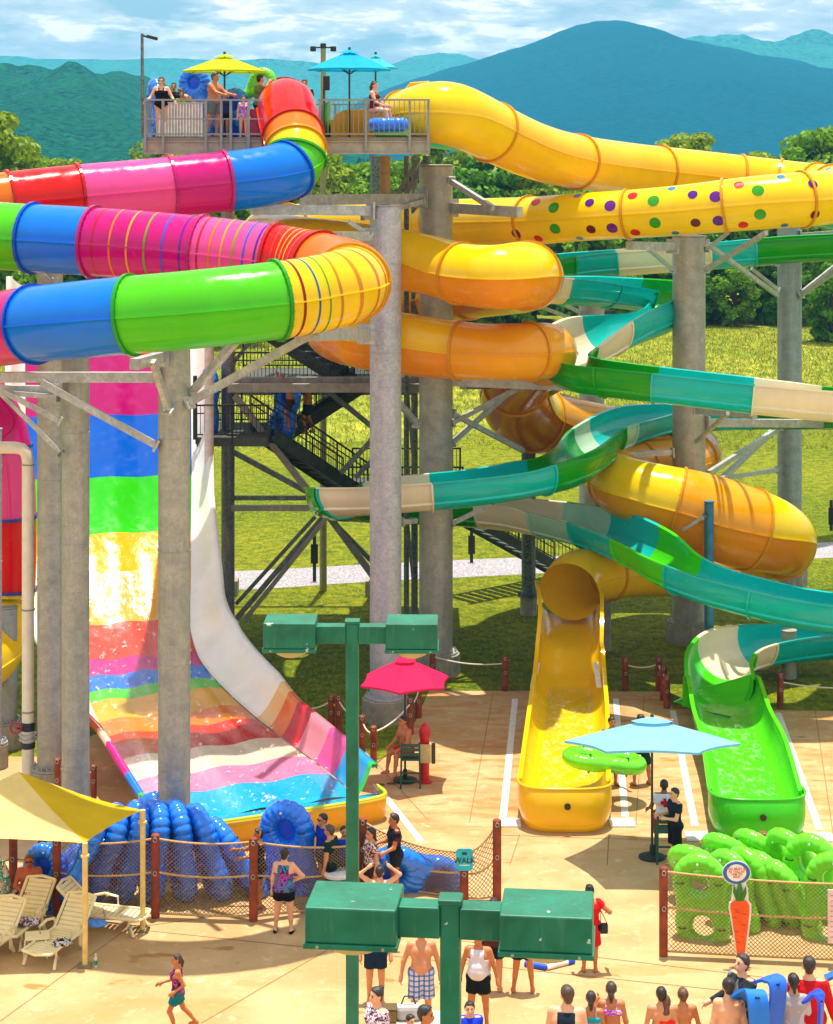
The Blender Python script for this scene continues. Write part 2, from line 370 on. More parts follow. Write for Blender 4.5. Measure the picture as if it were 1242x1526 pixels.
# ================================================================ mountains
def hazed_forest_mat(name, a, b, sc):  # blue of the distant air is partly put into these forest colours
    m, nt, bs, out = newmat(name); v = coords(nt, 'World')
    c = ramp(nt, noise(nt, v, sc, 8, .7), [(.36, srgb(a)), (.62, srgb(b))])
    c = mix(nt, c, srgb(b), ramp(nt, noise(nt, v, sc*.06, 5, .65), [(.45, g1(0)), (.65, g1(.45))]))
    nt.links.new(c, bs.inputs['Base Color']); bs.inputs['Roughness'].default_value = 1; bs.inputs['Specular IOR Level'].default_value = 0
    bump(nt, bs, noise(nt, v, sc, 6, .7), 1.0, 14); return m
def ridge(name, prof, D, depth, mat, label, amp, seed, sc):
    X = np.linspace(prof[0][0], prof[-1][0], 240); Y = np.interp(X, [p[0] for p in prof], [p[1] for p in prof])
    k = np.ones(9)/9; Y = np.convolve(np.pad(Y, 4, 'edge'), k, 'valid')
    H = CAMH-(Y-HOR)/FOC*D; rows = []
    vs = np.concatenate([np.linspace(-1, 0, 46), np.linspace(0, 1, 12)[1:]])
    for w in vs:
        r = []
        prof_w = (1-abs(w)**1.15) if w < 0 else (1-w*w)
        for x, hgt in zip(X, H):
            xx = (x-621)/FOC*D; yy = D+w*depth
            q = mnoise.fractal(Vector((xx/sc, yy/sc, seed)), .8, 2.1, 6)
            q2 = 1-abs(mnoise.noise(Vector((xx/sc*1.3+w*.5, yy/sc*.35, seed+5))))*2
            taper = 1 if abs(w) < 1e-9 else min(1, abs(w)*5)
            t2 = mnoise.fractal(Vector((xx/28, yy/28, seed+9)), .7, 2.2, 3)*amp*.10
            r.append((xx, yy, max(-2, (hgt*prof_w)+(q*amp+q2*amp*.8)*taper*(1-abs(w))**.5+t2)-(2 if abs(w) > .98 else 0)))
        rows.append(r)
    mb = MB(); mb.grid(rows); o = mb.build(name, mat, smooth=True); return tag(o, label, 'mountain', kind='structure')
FA = hazed_forest_mat('forest_near_hazed', '#03303a', '#2c8c5c', .22)
FB = hazed_forest_mat('forest_main_hazed', '#045068', '#0a6c84', .12)
FC_ = hazed_forest_mat('forest_far_hazed', '#126478', '#4aa898', .10)
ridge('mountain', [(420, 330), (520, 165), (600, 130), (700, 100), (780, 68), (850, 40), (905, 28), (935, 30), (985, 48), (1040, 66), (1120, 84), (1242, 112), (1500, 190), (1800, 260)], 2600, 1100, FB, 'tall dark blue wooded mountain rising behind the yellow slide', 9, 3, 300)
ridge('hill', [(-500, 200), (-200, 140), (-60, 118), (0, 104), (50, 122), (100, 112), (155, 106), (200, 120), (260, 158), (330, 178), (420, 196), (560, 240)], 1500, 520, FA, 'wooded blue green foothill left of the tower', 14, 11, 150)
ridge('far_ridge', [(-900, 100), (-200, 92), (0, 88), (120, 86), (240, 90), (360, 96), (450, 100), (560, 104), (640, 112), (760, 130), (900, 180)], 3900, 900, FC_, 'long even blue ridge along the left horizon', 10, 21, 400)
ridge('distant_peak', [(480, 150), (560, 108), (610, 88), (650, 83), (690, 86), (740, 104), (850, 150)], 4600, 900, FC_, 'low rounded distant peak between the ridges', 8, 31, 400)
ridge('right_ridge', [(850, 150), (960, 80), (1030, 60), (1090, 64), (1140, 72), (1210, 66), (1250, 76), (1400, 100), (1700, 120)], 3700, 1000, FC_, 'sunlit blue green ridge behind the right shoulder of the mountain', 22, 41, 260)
# haze
mb = MB(); mb.box((-3500, -60, -3), (3500, 5650, 225))
m = bpy.data.materials.new('haze'); m.use_nodes = True; nt = m.node_tree; nt.nodes.clear()
o_ = nt.nodes.new('ShaderNodeOutputMaterial'); pv = nt.nodes.new('ShaderNodeVolumePrincipled')
pv.inputs['Color'].default_value = (.15, .62, .95, 1); pv.inputs['Density'].default_value = .00019; pv.inputs['Anisotropy'].default_value = 0
nt.links.new(pv.outputs[0], o_.inputs['Volume'])
tag(mb.build('haze', m), 'thin blue summer haze over the valley', 'haze', kind='stuff')
# ================================================================ trees
LEAFA = plain('leaf_a', '#7aa61c', .7, .35, 1.2, bmp=0, trans=.3, spec=.2); LEAFB = plain('leaf_b', '#5c901c', .7, .4, 1.2, bmp=0, trans=.3, spec=.2)
LEAFC = plain('leaf_c', '#98ae24', .7, .35, 1.2, bmp=0, trans=.3, spec=.2)
BARK = plain('bark', '#4b3a28', .9, .3, 5)
def tree_proto(seed, H, R, mat, low):
    r = np.random.default_rng(seed)
    root = thing('broadleaf_tree', None, 'tree')
    mb = MB()
    mb.poly([(0, 0, -.1), (.1, 0, H*.2), (-.1, .1, H*.45), (0, 0, H*.8)], [.35, .28, .2, .06], 9)
    cl = []
    for i in range(74):
        a = r.uniform(0, 2*math.pi); zz = r.uniform(low, 1.0)
        rr = R*math.sqrt(max(0.05, 1-((zz-.52)/.52)**2))*r.uniform(.35, 1.0)
        c = np.array([rr*math.cos(a), rr*math.sin(a), zz*H]); cl.append((c, r.uniform(.7, 1.35)))
        if i % 4 == 0: mb.poly([(0, 0, max(.15, zz*.6)*H), c*.6+np.array([0, 0, zz*H*.3]), c], [.1, .07, .03], 5)
    mb.build('trunk', BARK, root, True)
    V = []
    for c, s in cl:
        n = 130
        d = r.normal(size=(n, 3)); d /= np.linalg.norm(d, axis=1)[:, None]
        p = c+d*(r.uniform(.55, 1, n)[:, None]**.5)*s*np.array([1.15, 1.15, .8])
        for q, dd in zip(p, d):
            nn = dd+r.normal(size=3)*.55; nn /= np.linalg.norm(nn); u = np.cross(nn, r.normal(size=3)); u /= np.linalg.norm(u); w = np.cross(nn, u)
            k = r.uniform(.18, .36)
            V.append([q-u*k, q+w*k*.7+nn*.04, q+u*k, q-w*k*.7-nn*.04])
    V = np.array(V).reshape(-1, 3); mb = MB(); mb.v = V.tolist(); mb.n = len(V); mb.f = [(i, i+1, i+2, i+3) for i in range(0, len(V), 4)]
    mb.build('crown', mat, root); return root
protos = [tree_proto(1, 15, 4.2, LEAFA, .06), tree_proto(2, 13.5, 4.6, LEAFB, .05), tree_proto(3, 16, 4.0, LEAFC, .08), tree_proto(4, 12.5, 4.4, LEAFA, .04)]
spots = []
for i in range(17): spots.append((-40+i*5.0+random.uniform(-1, 1), 178+random.uniform(-3, 4), i % 4, random.uniform(.88, 1.05)))
for i in range(14): spots.append((-42+i*6.2+random.uniform(-1, 1), 190+random.uniform(-4, 4), (i*3+1) % 4, random.uniform(.95, 1.15)))
for i in range(20): spots.append((-38+i*4.4+random.uniform(-1, 1), 173.5+random.uniform(-1, 2), (i*2+1) % 4, random.uniform(.36, .49)))
spots += [(-33.5, 158, 2, 1.12), (-29, 154, 0, .88), (-24.5, 156, 1, 1.0), (-20, 155, 3, 1.02), (-38, 160, 1, 1.4), (-16, 158, 0, .95), (33, 160, 1, .55), (38, 168, 3, .8)]
KN = ['yellow green', 'dark green', 'olive green', 'mid green']
used = set()
for i, (x, y, k, s) in enumerate(spots):
    if k in used: o = dup(protos[k])
    else: o = protos[k]; used.add(k)
    o.location = (x, y, 0); o.scale = (s*random.uniform(.95, 1.15), s, s); o.rotation_euler = (0, 0, random.uniform(0, 6.28))
    row = 'low front bush' if s < .5 else 'front row' if y < 184 else 'back row'
    if y < 170: row = 'near clump'
    # place along the tree line given by what stands in front of it
    X = 621+x/y*3000
    where = ('at the far left edge' if X < 40 else 'behind the upper pink tube' if X < 215 else 'behind the platform people' if X < 460 else
             'under the platform right half' if X < 640 else 'behind the concrete pillar top' if X < 800 else 'behind the spotted yellow tube' if X < 1040 else
             'between the two right pillars' if X < 1180 else 'right of the rightmost pillar')
    tag(o, '%s tree %s, %s' % (KN[k], where, row), 'tree', 'trees of the wood behind the slides')
# meadow tufts: many thin blades, one object
r = np.random.default_rng(5); V = []
for i in range(60000):
    y = r.uniform(104, 172); x = r.uniform(-.22, .24)*y; h = r.uniform(.12, .32)
    if y < 120 and r.random() < .6: continue
    a = r.uniform(0, 3.14); w = .035; dx, dy = math.cos(a)*w, math.sin(a)*w; lx, ly = r.normal(size=2)*.15
    V += [(x-dx, y-dy, 0), (x+dx, y+dy, 0), (x+lx, y+ly, h)]
mb = MB(); mb.v = V; mb.n = len(V); mb.f = [(i, i+1, i+2) for i in range(0, len(V), 3)]
tag(mb.build('tall_grass', plain('blade', '#8f9430', .8, .4, .5, bmp=0, trans=.3, spec=.1)), 'tall seeding grass in the meadow before the wood', 'grass', kind='stuff')
# ================================================================ slides
def path3(ctrl, step=.16):
    P = np.array([list(px(c[0], c[1], c[2]))+[c[3], (c[4] if len(c) > 4 else 0)] for c in ctrl])
    Q = catmull(P, 16)
    return resample(Q[:, :3], Q[:, 3:], step)
def frames(P):
    T = np.gradient(P, axis=0); T /= np.linalg.norm(T, axis=1)[:, None]
    A = np.zeros_like(P); U = np.zeros_like(P); prev = None
    for i, t in enumerate(T):
        s = np.cross(t, (0, 0, 1)); L = np.linalg.norm(s)
        if L < .12 and prev is not None: s = prev-t*np.dot(prev, t); L = np.linalg.norm(s)
        s /= L; A[i] = s; prev = s; U[i] = np.cross(s, t)
    return T, A, U
def toimg(P): return np.stack([621+P[:, 0]/P[:, 1]*FOC, HOR+(CAMH-P[:, 2])/P[:, 1]*FOC], 1)
def cuts(P, marks):
    I = toimg(P); idx = []; last = 0
    for (X, Y) in marks:
        d = np.hypot(I[:, 0]-X, I[:, 1]-Y); d[:last+1] = 1e9
        # first local minimum under tolerance
        j = None
        for k in range(last+1, len(d)-1):
            if d[k] <= d[k-1] and d[k] <= d[k+1] and d[k] < 38: j = k; break
        if j is None: j = int(np.argmin(d))
        idx.append(j); last = j
    return idx
def ring(p, a, u, r, th): return [p+(a*math.cos(t)+u*math.sin(t))*r for t in th]
TH = np.linspace(0, 2*math.pi, 40, endpoint=False)
def slide_tube(root, P, R, seg, cols, flange=True, fcols=None, seamw=.028, trans=.22, low={}):
    """closed tube: every coloured length is a part, its flange and seam are sub-parts"""
    T, A, U = frames(P); parts = []
    for q, (i0, i1) in enumerate(seg):
        col = cols[q]
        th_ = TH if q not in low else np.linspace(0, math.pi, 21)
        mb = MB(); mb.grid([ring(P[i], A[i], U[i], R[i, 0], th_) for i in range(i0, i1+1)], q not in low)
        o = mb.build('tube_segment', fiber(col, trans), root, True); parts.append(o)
        if q in low:  # lower half in a deeper tone: underside shade put into the colour
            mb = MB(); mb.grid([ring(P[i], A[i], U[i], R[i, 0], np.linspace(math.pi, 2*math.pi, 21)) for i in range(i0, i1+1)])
            mb.build('shaded_lower_shell', fiber(low[q], trans), o, True)
        if flange:
            fc = (fcols[q] if fcols else col)
            mb = MB(); p, t, a, u, r = P[i0], T[i0], A[i0], U[i0], R[i0, 0]
            mb.grid([ring(p+t*dz, a, u, rr, TH) for dz, rr in ((-.035, r-.01), (-.035, r+.06), (.035, r+.06), (.035, r-.01))], True)
            # bolts round the flange
            for th in np.linspace(0, 2*math.pi, 30, endpoint=False):
                c = p+(a*math.cos(th)+u*math.sin(th))*(r+.035); mb.tube(c-t*.055, c+t*.055, .014, n=5)
            mb.build('flange', fiber(fc, .1), o)
        for th0 in (0, math.pi):
            mb = MB(); rows = []
            for i in range(i0, i1+1):
                c = A[i]*math.cos(th0)+U[i]*math.sin(th0); r = R[i, 0]
                rows.append([P[i]+c*(r-.01)+U[i]*seamw*.5, P[i]+c*(r+.04)+U[i]*seamw*.5, P[i]+c*(r+.04)-U[i]*seamw*.5, P[i]+c*(r-.01)-U[i]*seamw*.5])
            mb.grid(rows, True); mb.build('seam', fiber(col, .05), o)
    return parts, (T, A, U)
def slide_flume(root, P, R, seg, cols, lo=-100, hi=100, rim=.07, incols=None):
    """open U flume; lo/hi are the rim angles measured from straight down"""
    T, A, U = frames(P); parts = []
    for q, (i0, i1) in enumerate(seg):
        rows = []
        for i in range(i0, i1+1):
            b = R[i, 1]; L = math.radians(lo+b); H = math.radians(hi+b); r = R[i, 0]
            th = np.linspace(L, H, 26)
            f = lambda t, rr: P[i]+(A[i]*math.sin(t)-U[i]*math.cos(t))*rr
            outer = [f(t, r) for t in th]; inner = [f(t, r-.035) for t in th[::-1]]
            lipH = [f(H, r+rim), f(H, r+rim)+(A[i]*math.cos(H)+U[i]*math.sin(H))*.05, f(H, r-.035)+(A[i]*math.cos(H)+U[i]*math.sin(H))*.05]
            lipL = [f(L, r-.035)-(A[i]*math.cos(L)+U[i]*math.sin(L))*.05, f(L, r+rim)-(A[i]*math.cos(L)+U[i]*math.sin(L))*.05, f(L, r+rim)]
            rows.append(outer+lipH+inner+lipL)
        mb = MB(); mb.grid(rows, True, True); mb.cap(rows[0]); mb.cap(rows[-1], True)
        o = mb.build('flume_segment', fiber(cols[q], .18), root, 'auto'); parts.append(o)
        mb = MB(); rows = []
        for dz, rr in ((-.03, -.0), (-.03, .055), (.03, .055), (.03, 0)):
            i = i0; b = R[i, 1]; th = np.linspace(math.radians(lo+b), math.radians(hi+b), 26)
            rows.append([P[i]+T[i]*dz+(A[i]*math.sin(t)-U[i]*math.cos(t))*(R[i, 0]+rr) for t in th])
        mb.grid(rows); mb.build('flange', fiber(cols[q], .05), o)
        for th0 in (math.radians(-52), math.radians(52)):
            mb = MB(); rows = []
            for i in range(i0, i1+1):
                t = th0+math.radians(R[i, 1]); c = A[i]*math.sin(t)-U[i]*math.cos(t); n = A[i]*math.cos(t)+U[i]*math.sin(t); r = R[i, 0]
                rows.append([P[i]+c*(r-.01)+n*.05, P[i]+c*(r+.05)+n*.02, P[i]+c*(r+.05)-n*.02, P[i]+c*(r-.01)-n*.05])
            mb.grid(rows, True); mb.build('ridge', fiber(cols[q], .05), o)
    return parts
RED, ORG, YEL, GRN, BLU, MAG, PNK = '#e81410', '#fa8410', '#ffdc0a', '#62d410', '#0a8cf0', '#d80a88', '#fa60a8'
LAM = '#ffd00c'; AMB = '#fcb40c'
# ---------------- rainbow tube slide
ctrl = [(424, 158, 59.0, .80), (427, 160, 57.0, .82), (428, 163, 56.2, .82), (433, 188, 55.2, .82), (441, 222, 54.2, .80), (436, 247, 53.8, .79), (408, 260, 53.3, .79), (350, 269, 52.8, .79), (270, 277, 52.3, .79), (200, 284, 51.9, .79),
        (120, 291, 51.4, .79), (60, 297, 51.0, .79), (0, 304, 50.6, .79), (-70, 312, 50.3, .79), (-125, 322, 49.9, .79), (-118, 338, 49.0, .79), (-60, 347, 48.1, .8), (20, 353, 47.5, .8), (120, 359, 46.9, .8), (200, 365, 46.5, .8), (300, 374, 46.0, .8), (400, 386, 45.5, .8), (455, 395, 45.1, .8), (505, 407, 44.2, .8),
        (526, 416, 43.3, .8), (512, 428, 42.2, .8), (462, 440, 41.7, .8), (400, 449, 41.2, .8), (300, 460, 40.9, .8), (200, 469, 41.1, .8), (100, 478, 41.8, .8), (20, 487, 42.8, .8), (-60, 500, 44.3, .8), (-115, 512, 46.3, .8), (-120, 530, 49.0, .8), (-70, 560, 52.0, .8), (-15, 620, 53.8, .8), (5, 690, 54.0, .8), (10, 800, 54.0, .8), (6, 900, 54.0, .8), (-8, 965, 53.5, .8), (-50, 1000, 52.0, .8)]
P, R = path3(ctrl)
marks = [(437, 202), (441, 224), (441, 234), (432, 252), (338, 270), (256, 278), (117, 291), (18, 302), (-60, 311), (-122, 330), (46, 355), (140, 360), (302, 374), (408, 387), (478, 400), (524, 420), (410, 448), (199, 469), (50, 484), (-90, 505), (-90, 545), (2, 670), (8, 770), (8, 880)]
ix = [0]+cuts(P, marks)+[len(P)-1]
cols = [RED, ORG, YEL, GRN, BLU, MAG, PNK, RED, ORG, YEL, GRN, BLU, MAG, PNK, RED, ORG, YEL, GRN, BLU, MAG, RED, MAG, PNK, RED, YEL]
fcl = ['#c01020', '#c81420', '#e89a10', '#2c9a10', '#0a58c8', '#c01078', '#c01078', '#c81418', '#c81418', '#e89a10', '#2c9a10', '#0a58c8', '#c01078', '#c01078', '#c81418', '#c81418', '#e6a40c', '#2c9a10', '#2a9c14', '#0a58c8', '#c81418', '#a80f5a', '#2a50a0', '#2a50a0', '#2a50a0']
rain = thing('tube_slide', 'rainbow coloured closed tube slide winding down left of the tower', 'water slide', px(427, 160, 57))
parts, fr = slide_tube(rain, P, R, list(zip(ix[:-1], ix[1:])), cols, True, fcl)
def stripes(seg, scols, f0=.12, f1=.92, w=.05):
    i0, i1 = ix[seg], ix[seg+1]; T, A, U = fr
    L = np.concatenate([[0], np.cumsum(np.linalg.norm(np.diff(P[i0:i1+1], axis=0), axis=1))])
    for k, c in enumerate(scols):
        s = L[-1]*(f0+(f1-f0)*k/(len(scols)-1)); rows = []
        for ds in (-w/2, w/2):
            j = np.interp(s+ds, L, np.arange(i0, i1+1)); a = int(j); b = min(a+1, len(P)-1); t = j-a
            pp = P[a]*(1-t)+P[b]*t; aa = A[a]*(1-t)+A[b]*t; uu = U[a]*(1-t)+U[b]*t
            rows.append(ring(pp, aa, uu, R[a, 0]+.006, TH))
        mb = MB(); mb.grid(rows, True); mb.build('stripe', fiber(c, .1), parts[seg], True)
stripes(12, ['#c01038', '#f08418', '#f0a818', '#7c9a18', '#3a60d0', '#6a1f98'])
stripes(13, ['#c0103c', '#f08418', '#e0a040', '#8c9a28', '#2c64d8', '#4a2a9c'])
stripes(14, ['#e84020', '#f49a28', '#f4a828', '#f4b430', '#f06048'], .2, .8)
stripes(16, ['#8a1420', '#0a6a98', '#4aa018', '#c09010', '#d8900c', '#e0780c', '#d04018'][::-1], .1, .9)
# ---------------- yellow tube slide
ctrl = [(602, 176, 58.0, .78), (640, 168, 57.0, .86), (672, 170, 56.8, .90), (705, 182, 57.3, .88), (745, 202, 58.2, .86), (800, 226, 59.5, .84), (860, 241, 61, .82), (940, 252, 63, .82), (1030, 261, 64.5, .82), (1110, 269, 65, .80), (1180, 277, 64.8, .80), (1240, 284, 63.5, .80), (1262, 290, 61.5, .80), (1242, 293, 59.4, .80),
        (1200, 297, 58.3, .80), (1120, 303, 58.3, .78), (1020, 313, 58.8, .74), (940, 319, 59.4, .72), (860, 324, 60.2, .72), (790, 329, 61.2, .73), (700, 331, 63.4, .74), (600, 333, 65.5, .76), (500, 336, 66.6, .78), (425, 342, 65.6, .8), (398, 352, 62.5, .82), (430, 363, 59, .84), (500, 373, 57.4, .86), (580, 384, 57.0, .86), (640, 395, 56.6, .84), (690, 408, 55.6, .84), (740, 413, 54.8, .88), (778, 410, 55.4, .92),
        (792, 414, 57.4, .92), (768, 424, 60.5, .88), (710, 434, 63.2, .84), (640, 444, 65.0, .84), (560, 458, 65.2, .86), (505, 474, 63.2, .88), (500, 490, 60, .9), (540, 502, 57.6, .9), (600, 512, 57.2, .88), (660, 520, 57.0, .84), (720, 524, 56.6, .80), (780, 524, 56.6, .80), (815, 523, 57.6, .80), (818, 530, 59.6, .80), (800, 545, 62.0, .82), (770, 570, 64.5, 1.0), (772, 605, 66.5, 1.15), (810, 628, 68, 1.1), (880, 640, 69.5, .95), (960, 650, 70.5, .85), (1025, 664, 70.5, .85), (1038, 680, 68.6, .85), (1005, 692, 66.6, .85),
        (950, 696, 65.6, .85), (915, 704, 64.0, .88), (925, 722, 61.9, .92), (975, 742, 61.2, 1.05), (1040, 762, 61.0, 1.2), (1100, 783, 61.0, 1.25), (1150, 798, 61.5, 1.15), (1168, 812, 62.6, 1.0), (1140, 830, 63.5, .85), (1080, 845, 63.0, .75), (1005, 852, 62.4, .72), (935, 853, 61.4, .74), (885, 857, 60.5, .82), (860, 866, 59.9, .88), (849, 882, 59.2, .90)]
PY, RY = path3(ctrl)
marks = [(735, 196), (860, 241), (982, 257), (1104, 269), (1165, 276), (1215, 281), (1240, 293), (1196, 297), (1078, 307), (938, 319), (788, 329), (650, 332), (430, 342), (560, 382), (684, 407), (786, 412), (700, 436), (505, 480), (682, 521), (790, 524), (815, 532), (772, 575), (800, 625), (960, 650), (1030, 684), (950, 697), (920, 720), (1010, 755), (1118, 788), (1165, 818), (1020, 851), (910, 855)]
iy = [0]+cuts(PY, marks)+[len(PY)-1]
ycol = [YEL, LAM, LAM, LAM, LAM, LAM, YEL, YEL, YEL, YEL, YEL, YEL, YEL, LAM, LAM, YEL, LAM, LAM, LAM, AMB, AMB, YEL, LAM, AMB, AMB, AMB, AMB, YEL, AMB, YEL, LAM, LAM, LAM]
yel = thing('tube_slide', 'long yellow tube slide with coloured spots, coiling to the left hand flume end', 'water slide', px(602, 190, 57))
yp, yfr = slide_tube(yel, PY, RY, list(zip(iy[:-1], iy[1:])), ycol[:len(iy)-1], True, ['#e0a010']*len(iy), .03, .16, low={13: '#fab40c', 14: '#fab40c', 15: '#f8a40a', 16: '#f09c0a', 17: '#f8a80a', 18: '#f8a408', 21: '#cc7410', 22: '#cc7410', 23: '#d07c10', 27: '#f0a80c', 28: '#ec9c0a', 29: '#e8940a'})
# spots wrapped on the long straight
T, A, U = yfr
def spot(i, th, s, col, par):
    p = PY[i]; a = A[i]*(1 if A[i][1] < 0 else -1); r = RY[i, 0]+.007; rows = []
    for k in range(4):
        rr = s*k/3+.002; row = []
        for q in range(18):
            an = 2*math.pi*q/18; dl, dt = rr*math.cos(an), rr*math.sin(an)/r
            row.append(p+T[i]*dl+(a*math.cos(th+dt)+U[i]*math.sin(th+dt))*r)
        rows.append(row)
    mb = MB(); mb.grid(rows, True); mb.build('spot', fiber(col, .05), par, True)
SPC = ['#6a1a8c', '#d82018', '#3a9a1c', '#2f86c4', '#5a1f88']
L = np.concatenate([[0], np.cumsum(np.linalg.norm(np.diff(PY, axis=0), axis=1))])
iA, iB = cuts(PY, [(1104, 269), (1240, 293), (790, 329)])[1:]
n = int((L[iB]-L[iA])/.60)
for k in range(n):
    s = L[iB]-.15-k*.60; i = int(np.searchsorted(L, s)); c = k % 5
    par = yp[max(j for j in range(len(iy)-1) if iy[j] <= i)]
    up = (.42, .85, .50, 1.12, .62)[c]; dn = (-.55, -.86, -.42, -1.05, -.55)[c]
    spot(i, up, (.175, .15, .175, .12, .145)[c], SPC[c], par); spot(i, dn, (.17, .145, .17, .11, .145)[c], SPC[c] if c != 4 else '#6a1418', par)
# exit flume of the yellow slide: a straight U trough, floor pts (centre X, floor Y, D) half width, wall height
def trough(root, ctrl, col, wall, name='flume', wet=0, lip=None, cols=None, inner=None):
    """ctrl: x, y, z_floor, half width, wall height"""
    Q = catmull(np.array(ctrl, float), 14); Pq, Rq = resample(Q[:, :3], Q[:, 3:], .18)
    Tn = np.gradient(Pq, axis=0); rows = []
    for i in range(len(Pq)):
        t = Tn[i]/np.linalg.norm(Tn[i]); s = np.cross(t, (0, 0, 1)); s /= np.linalg.norm(s); u = np.cross(s, t)
        w, h = Rq[i]; pr = []
        # superellipse bowl section
        for a in np.linspace(-1, 1, 31):
            ang = a*math.pi/2; x = abs(math.sin(ang))**.72*math.copysign(1, a)*w; z = (1-abs(math.cos(ang))**.62)*h; pr.append((x, z))
        outer = [(x*(1+.05/w), z-.05) for x, z in pr]
        lipR = [(w+.10, h-.04), (w+.10, h+.02), (w-.01, h+.02)]
        lipL = [(-w+.01, h+.02), (-w-.10, h+.02), (-w-.10, h-.04)]
        prof = outer+lipR+pr[::-1]+lipL
        rows.append([Pq[i]+s*x+u*z for x, z in prof])
    return Pq, Rq, rows
def build_trough(root, ctrl, cuts_y, cols, nm='flume_segment'):
    Pq, Rq, rows = trough(root, ctrl, None, None); out = []
    ids = [0]+[int(np.argmin(abs(Pq[:, 1]-y))) for y in cuts_y]+[len(Pq)-1]
    for k in range(len(ids)-1):
        a, b = ids[k], ids[k+1]
        mb = MB(); mb.grid(rows[a:b+1], True, True); mb.cap(rows[a]); mb.cap(rows[b], True)
        out.append(mb.build(nm, fiber(cols[k], .18, 1.6 if k else 0), root, 'auto'))
    return Pq, Rq, rows, out
def fpt(X, Y, z): return list(gp(X, Y, z))
mouth = px(849, 882, 59.2)
yctrl = [[mouth[0]+.05, 60.1, mouth[2]-.93, .92, 1.1], [*fpt(851, 962, 1.42), .84, 1.2], [*fpt(850, 1008, .78), .88, .95], [*fpt(849, 1050, .42), .92, .85], [*fpt(847, 1110, .30), .97, .85], [*fpt(841, 1206, .26), 1.0, .68]]
Py_, Ry_, rows_, tparts = build_trough(yel, yctrl, [55.6], [LAM, YEL])
def water_mat(foam0=.58, foam1=.70, mx=.8, glo=.10):
    key = ('water', foam0)
    if key in MATS: return MATS[key]
    m, nt, bs, out = newmat('water'); nt.nodes.remove(bs); v = coords(nt, 'World', (1, .45, 1))
    f = noise(nt, v, 6.5, 9, .72, .5)
    foam = ramp(nt, f, [(foam0, g1(0)), (foam1, g1(mx))])
    tb = nt.nodes.new('ShaderNodeBsdfTransparent'); tb.inputs[0].default_value = (.97, .99, 1, 1)
    gl = nt.nodes.new('ShaderNodeBsdfGlossy'); gl.inputs['Roughness'].default_value = .16
    b2 = N(nt, 'ShaderNodeBump', Strength=.4, Distance=.03); nt.links.new(noise(nt, v, 5.5, 6, .65, 1.0), b2.inputs['Height']); nt.links.new(b2.outputs[0], gl.inputs['Normal'])
    w = nt.nodes.new('ShaderNodeMixShader'); w.inputs[0].default_value = glo; nt.links.new(tb.outputs[0], w.inputs[1]); nt.links.new(gl.outputs[0], w.inputs[2])
    df = nt.nodes.new('ShaderNodeBsdfDiffuse'); df.inputs[0].default_value = (.92, .93, .9, 1)
    o2 = nt.nodes.new('ShaderNodeMixShader'); nt.links.new(foam, o2.inputs[0]); nt.links.new(w.outputs[0], o2.inputs[1]); nt.links.new(df.outputs[0], o2.inputs[2])
    nt.links.new(o2.outputs[0], out.inputs[0]); MATS[key] = m; return m
def water_sheet(Pq, Rq, y0, y1, dz, lab, f=.86):
    T_ = np.gradient(Pq, axis=0); rows = []
    for i in range(len(Pq)):
        if y1 <= Pq[i][1] <= y0:
            t = T_[i]/np.linalg.norm(T_[i]); s = np.cross(t, (0, 0, 1)); s /= np.linalg.norm(s); w = Rq[i][0]*f
            rows.append([Pq[i]+s*w*a+np.array([0, 0, dz+mnoise.noise(Vector((a*3, i*.5, 0)))*.015]) for a in np.linspace(-1, 1, 12)])
    mb = MB(); mb.grid(rows); o = mb.build('water', water_mat(.50, .82, .38, .10), None, True); return tag(o, lab, 'water', kind='structure')
water_sheet(Py_, Ry_, 56.6, 48.6, .10, 'shallow foaming water in the yellow flume end')
def end_bowl(root, p, w, h, col, depth, flip=0):
    """raised rounded stop at the end of a flume"""
    rows = []; n = 26
    for k in range(11):
        z = h*k/10; b = .12+.30*math.sin(math.pi*k/10)**.8; row = []
        for j in range(n+1):
            a = math.pi*j/n; x = math.copysign(abs(math.cos(a))**.6, math.cos(a))*(w+.10)*(.86+.14*math.sin(math.pi/2*min(1, k/5)) if k < 5 else 1.0); y = -(abs(math.sin(a))**.6)*(depth+b*.5)
            row.append((p[0]-x, p[1]+y, p[2]+z-.22))
        rows.append(row)
    mb = MB(); mb.grid(rows)
    # sloping apron from the floor up to the lip
    rows2 = []
    for k in range(9):
        q = k/8; row = []
        for j in range(n+1):
            a = math.pi*j/n; x = math.copysign(abs(math.cos(a))**.6, math.cos(a))*(w+.04); y = -(abs(math.sin(a))**.6)*(depth)*(q**.55)
            row.append((p[0]-x*(.82+.18*q), p[1]+.35*(1-q)+y, p[2]+.02+(h-.24)*q**2.2))
        rows2.append(row)
    mb.grid(rows2, False, True)
    mb.poly([(q[0], q[1], q[2]) for q in rows[-1]], .035, 6)
    o = mb.build('stop_wall', fiber(col, .15), root, True)
    mb = MB(); mb.tube((p[0], p[1]-depth-.165, p[2]+h*.42), (p[0], p[1]-depth-.24, p[2]+h*.42), .075, n=14)
    mb.build('drain_hole', plain('hole', '#3a2408', .6), o); return o
e = Py_[-1]; end_bowl(yel, e, Ry_[-1][0], .98, LAM, .85)
# white water injector strips on the rims at the yellow mouth
mb = MB()
for X0, Y0, X1, Y1 in ((801, 988, 794, 1024), (888, 988, 893, 1024)):
    a = px(X0, Y0, 56.9); b = px(X1, Y1, 55.6); mb.beam(a, b, .14, .05)
tag(mb.build('nozzle_cover', plain('white_plastic', '#f2ece0', .35), yel), None, None)
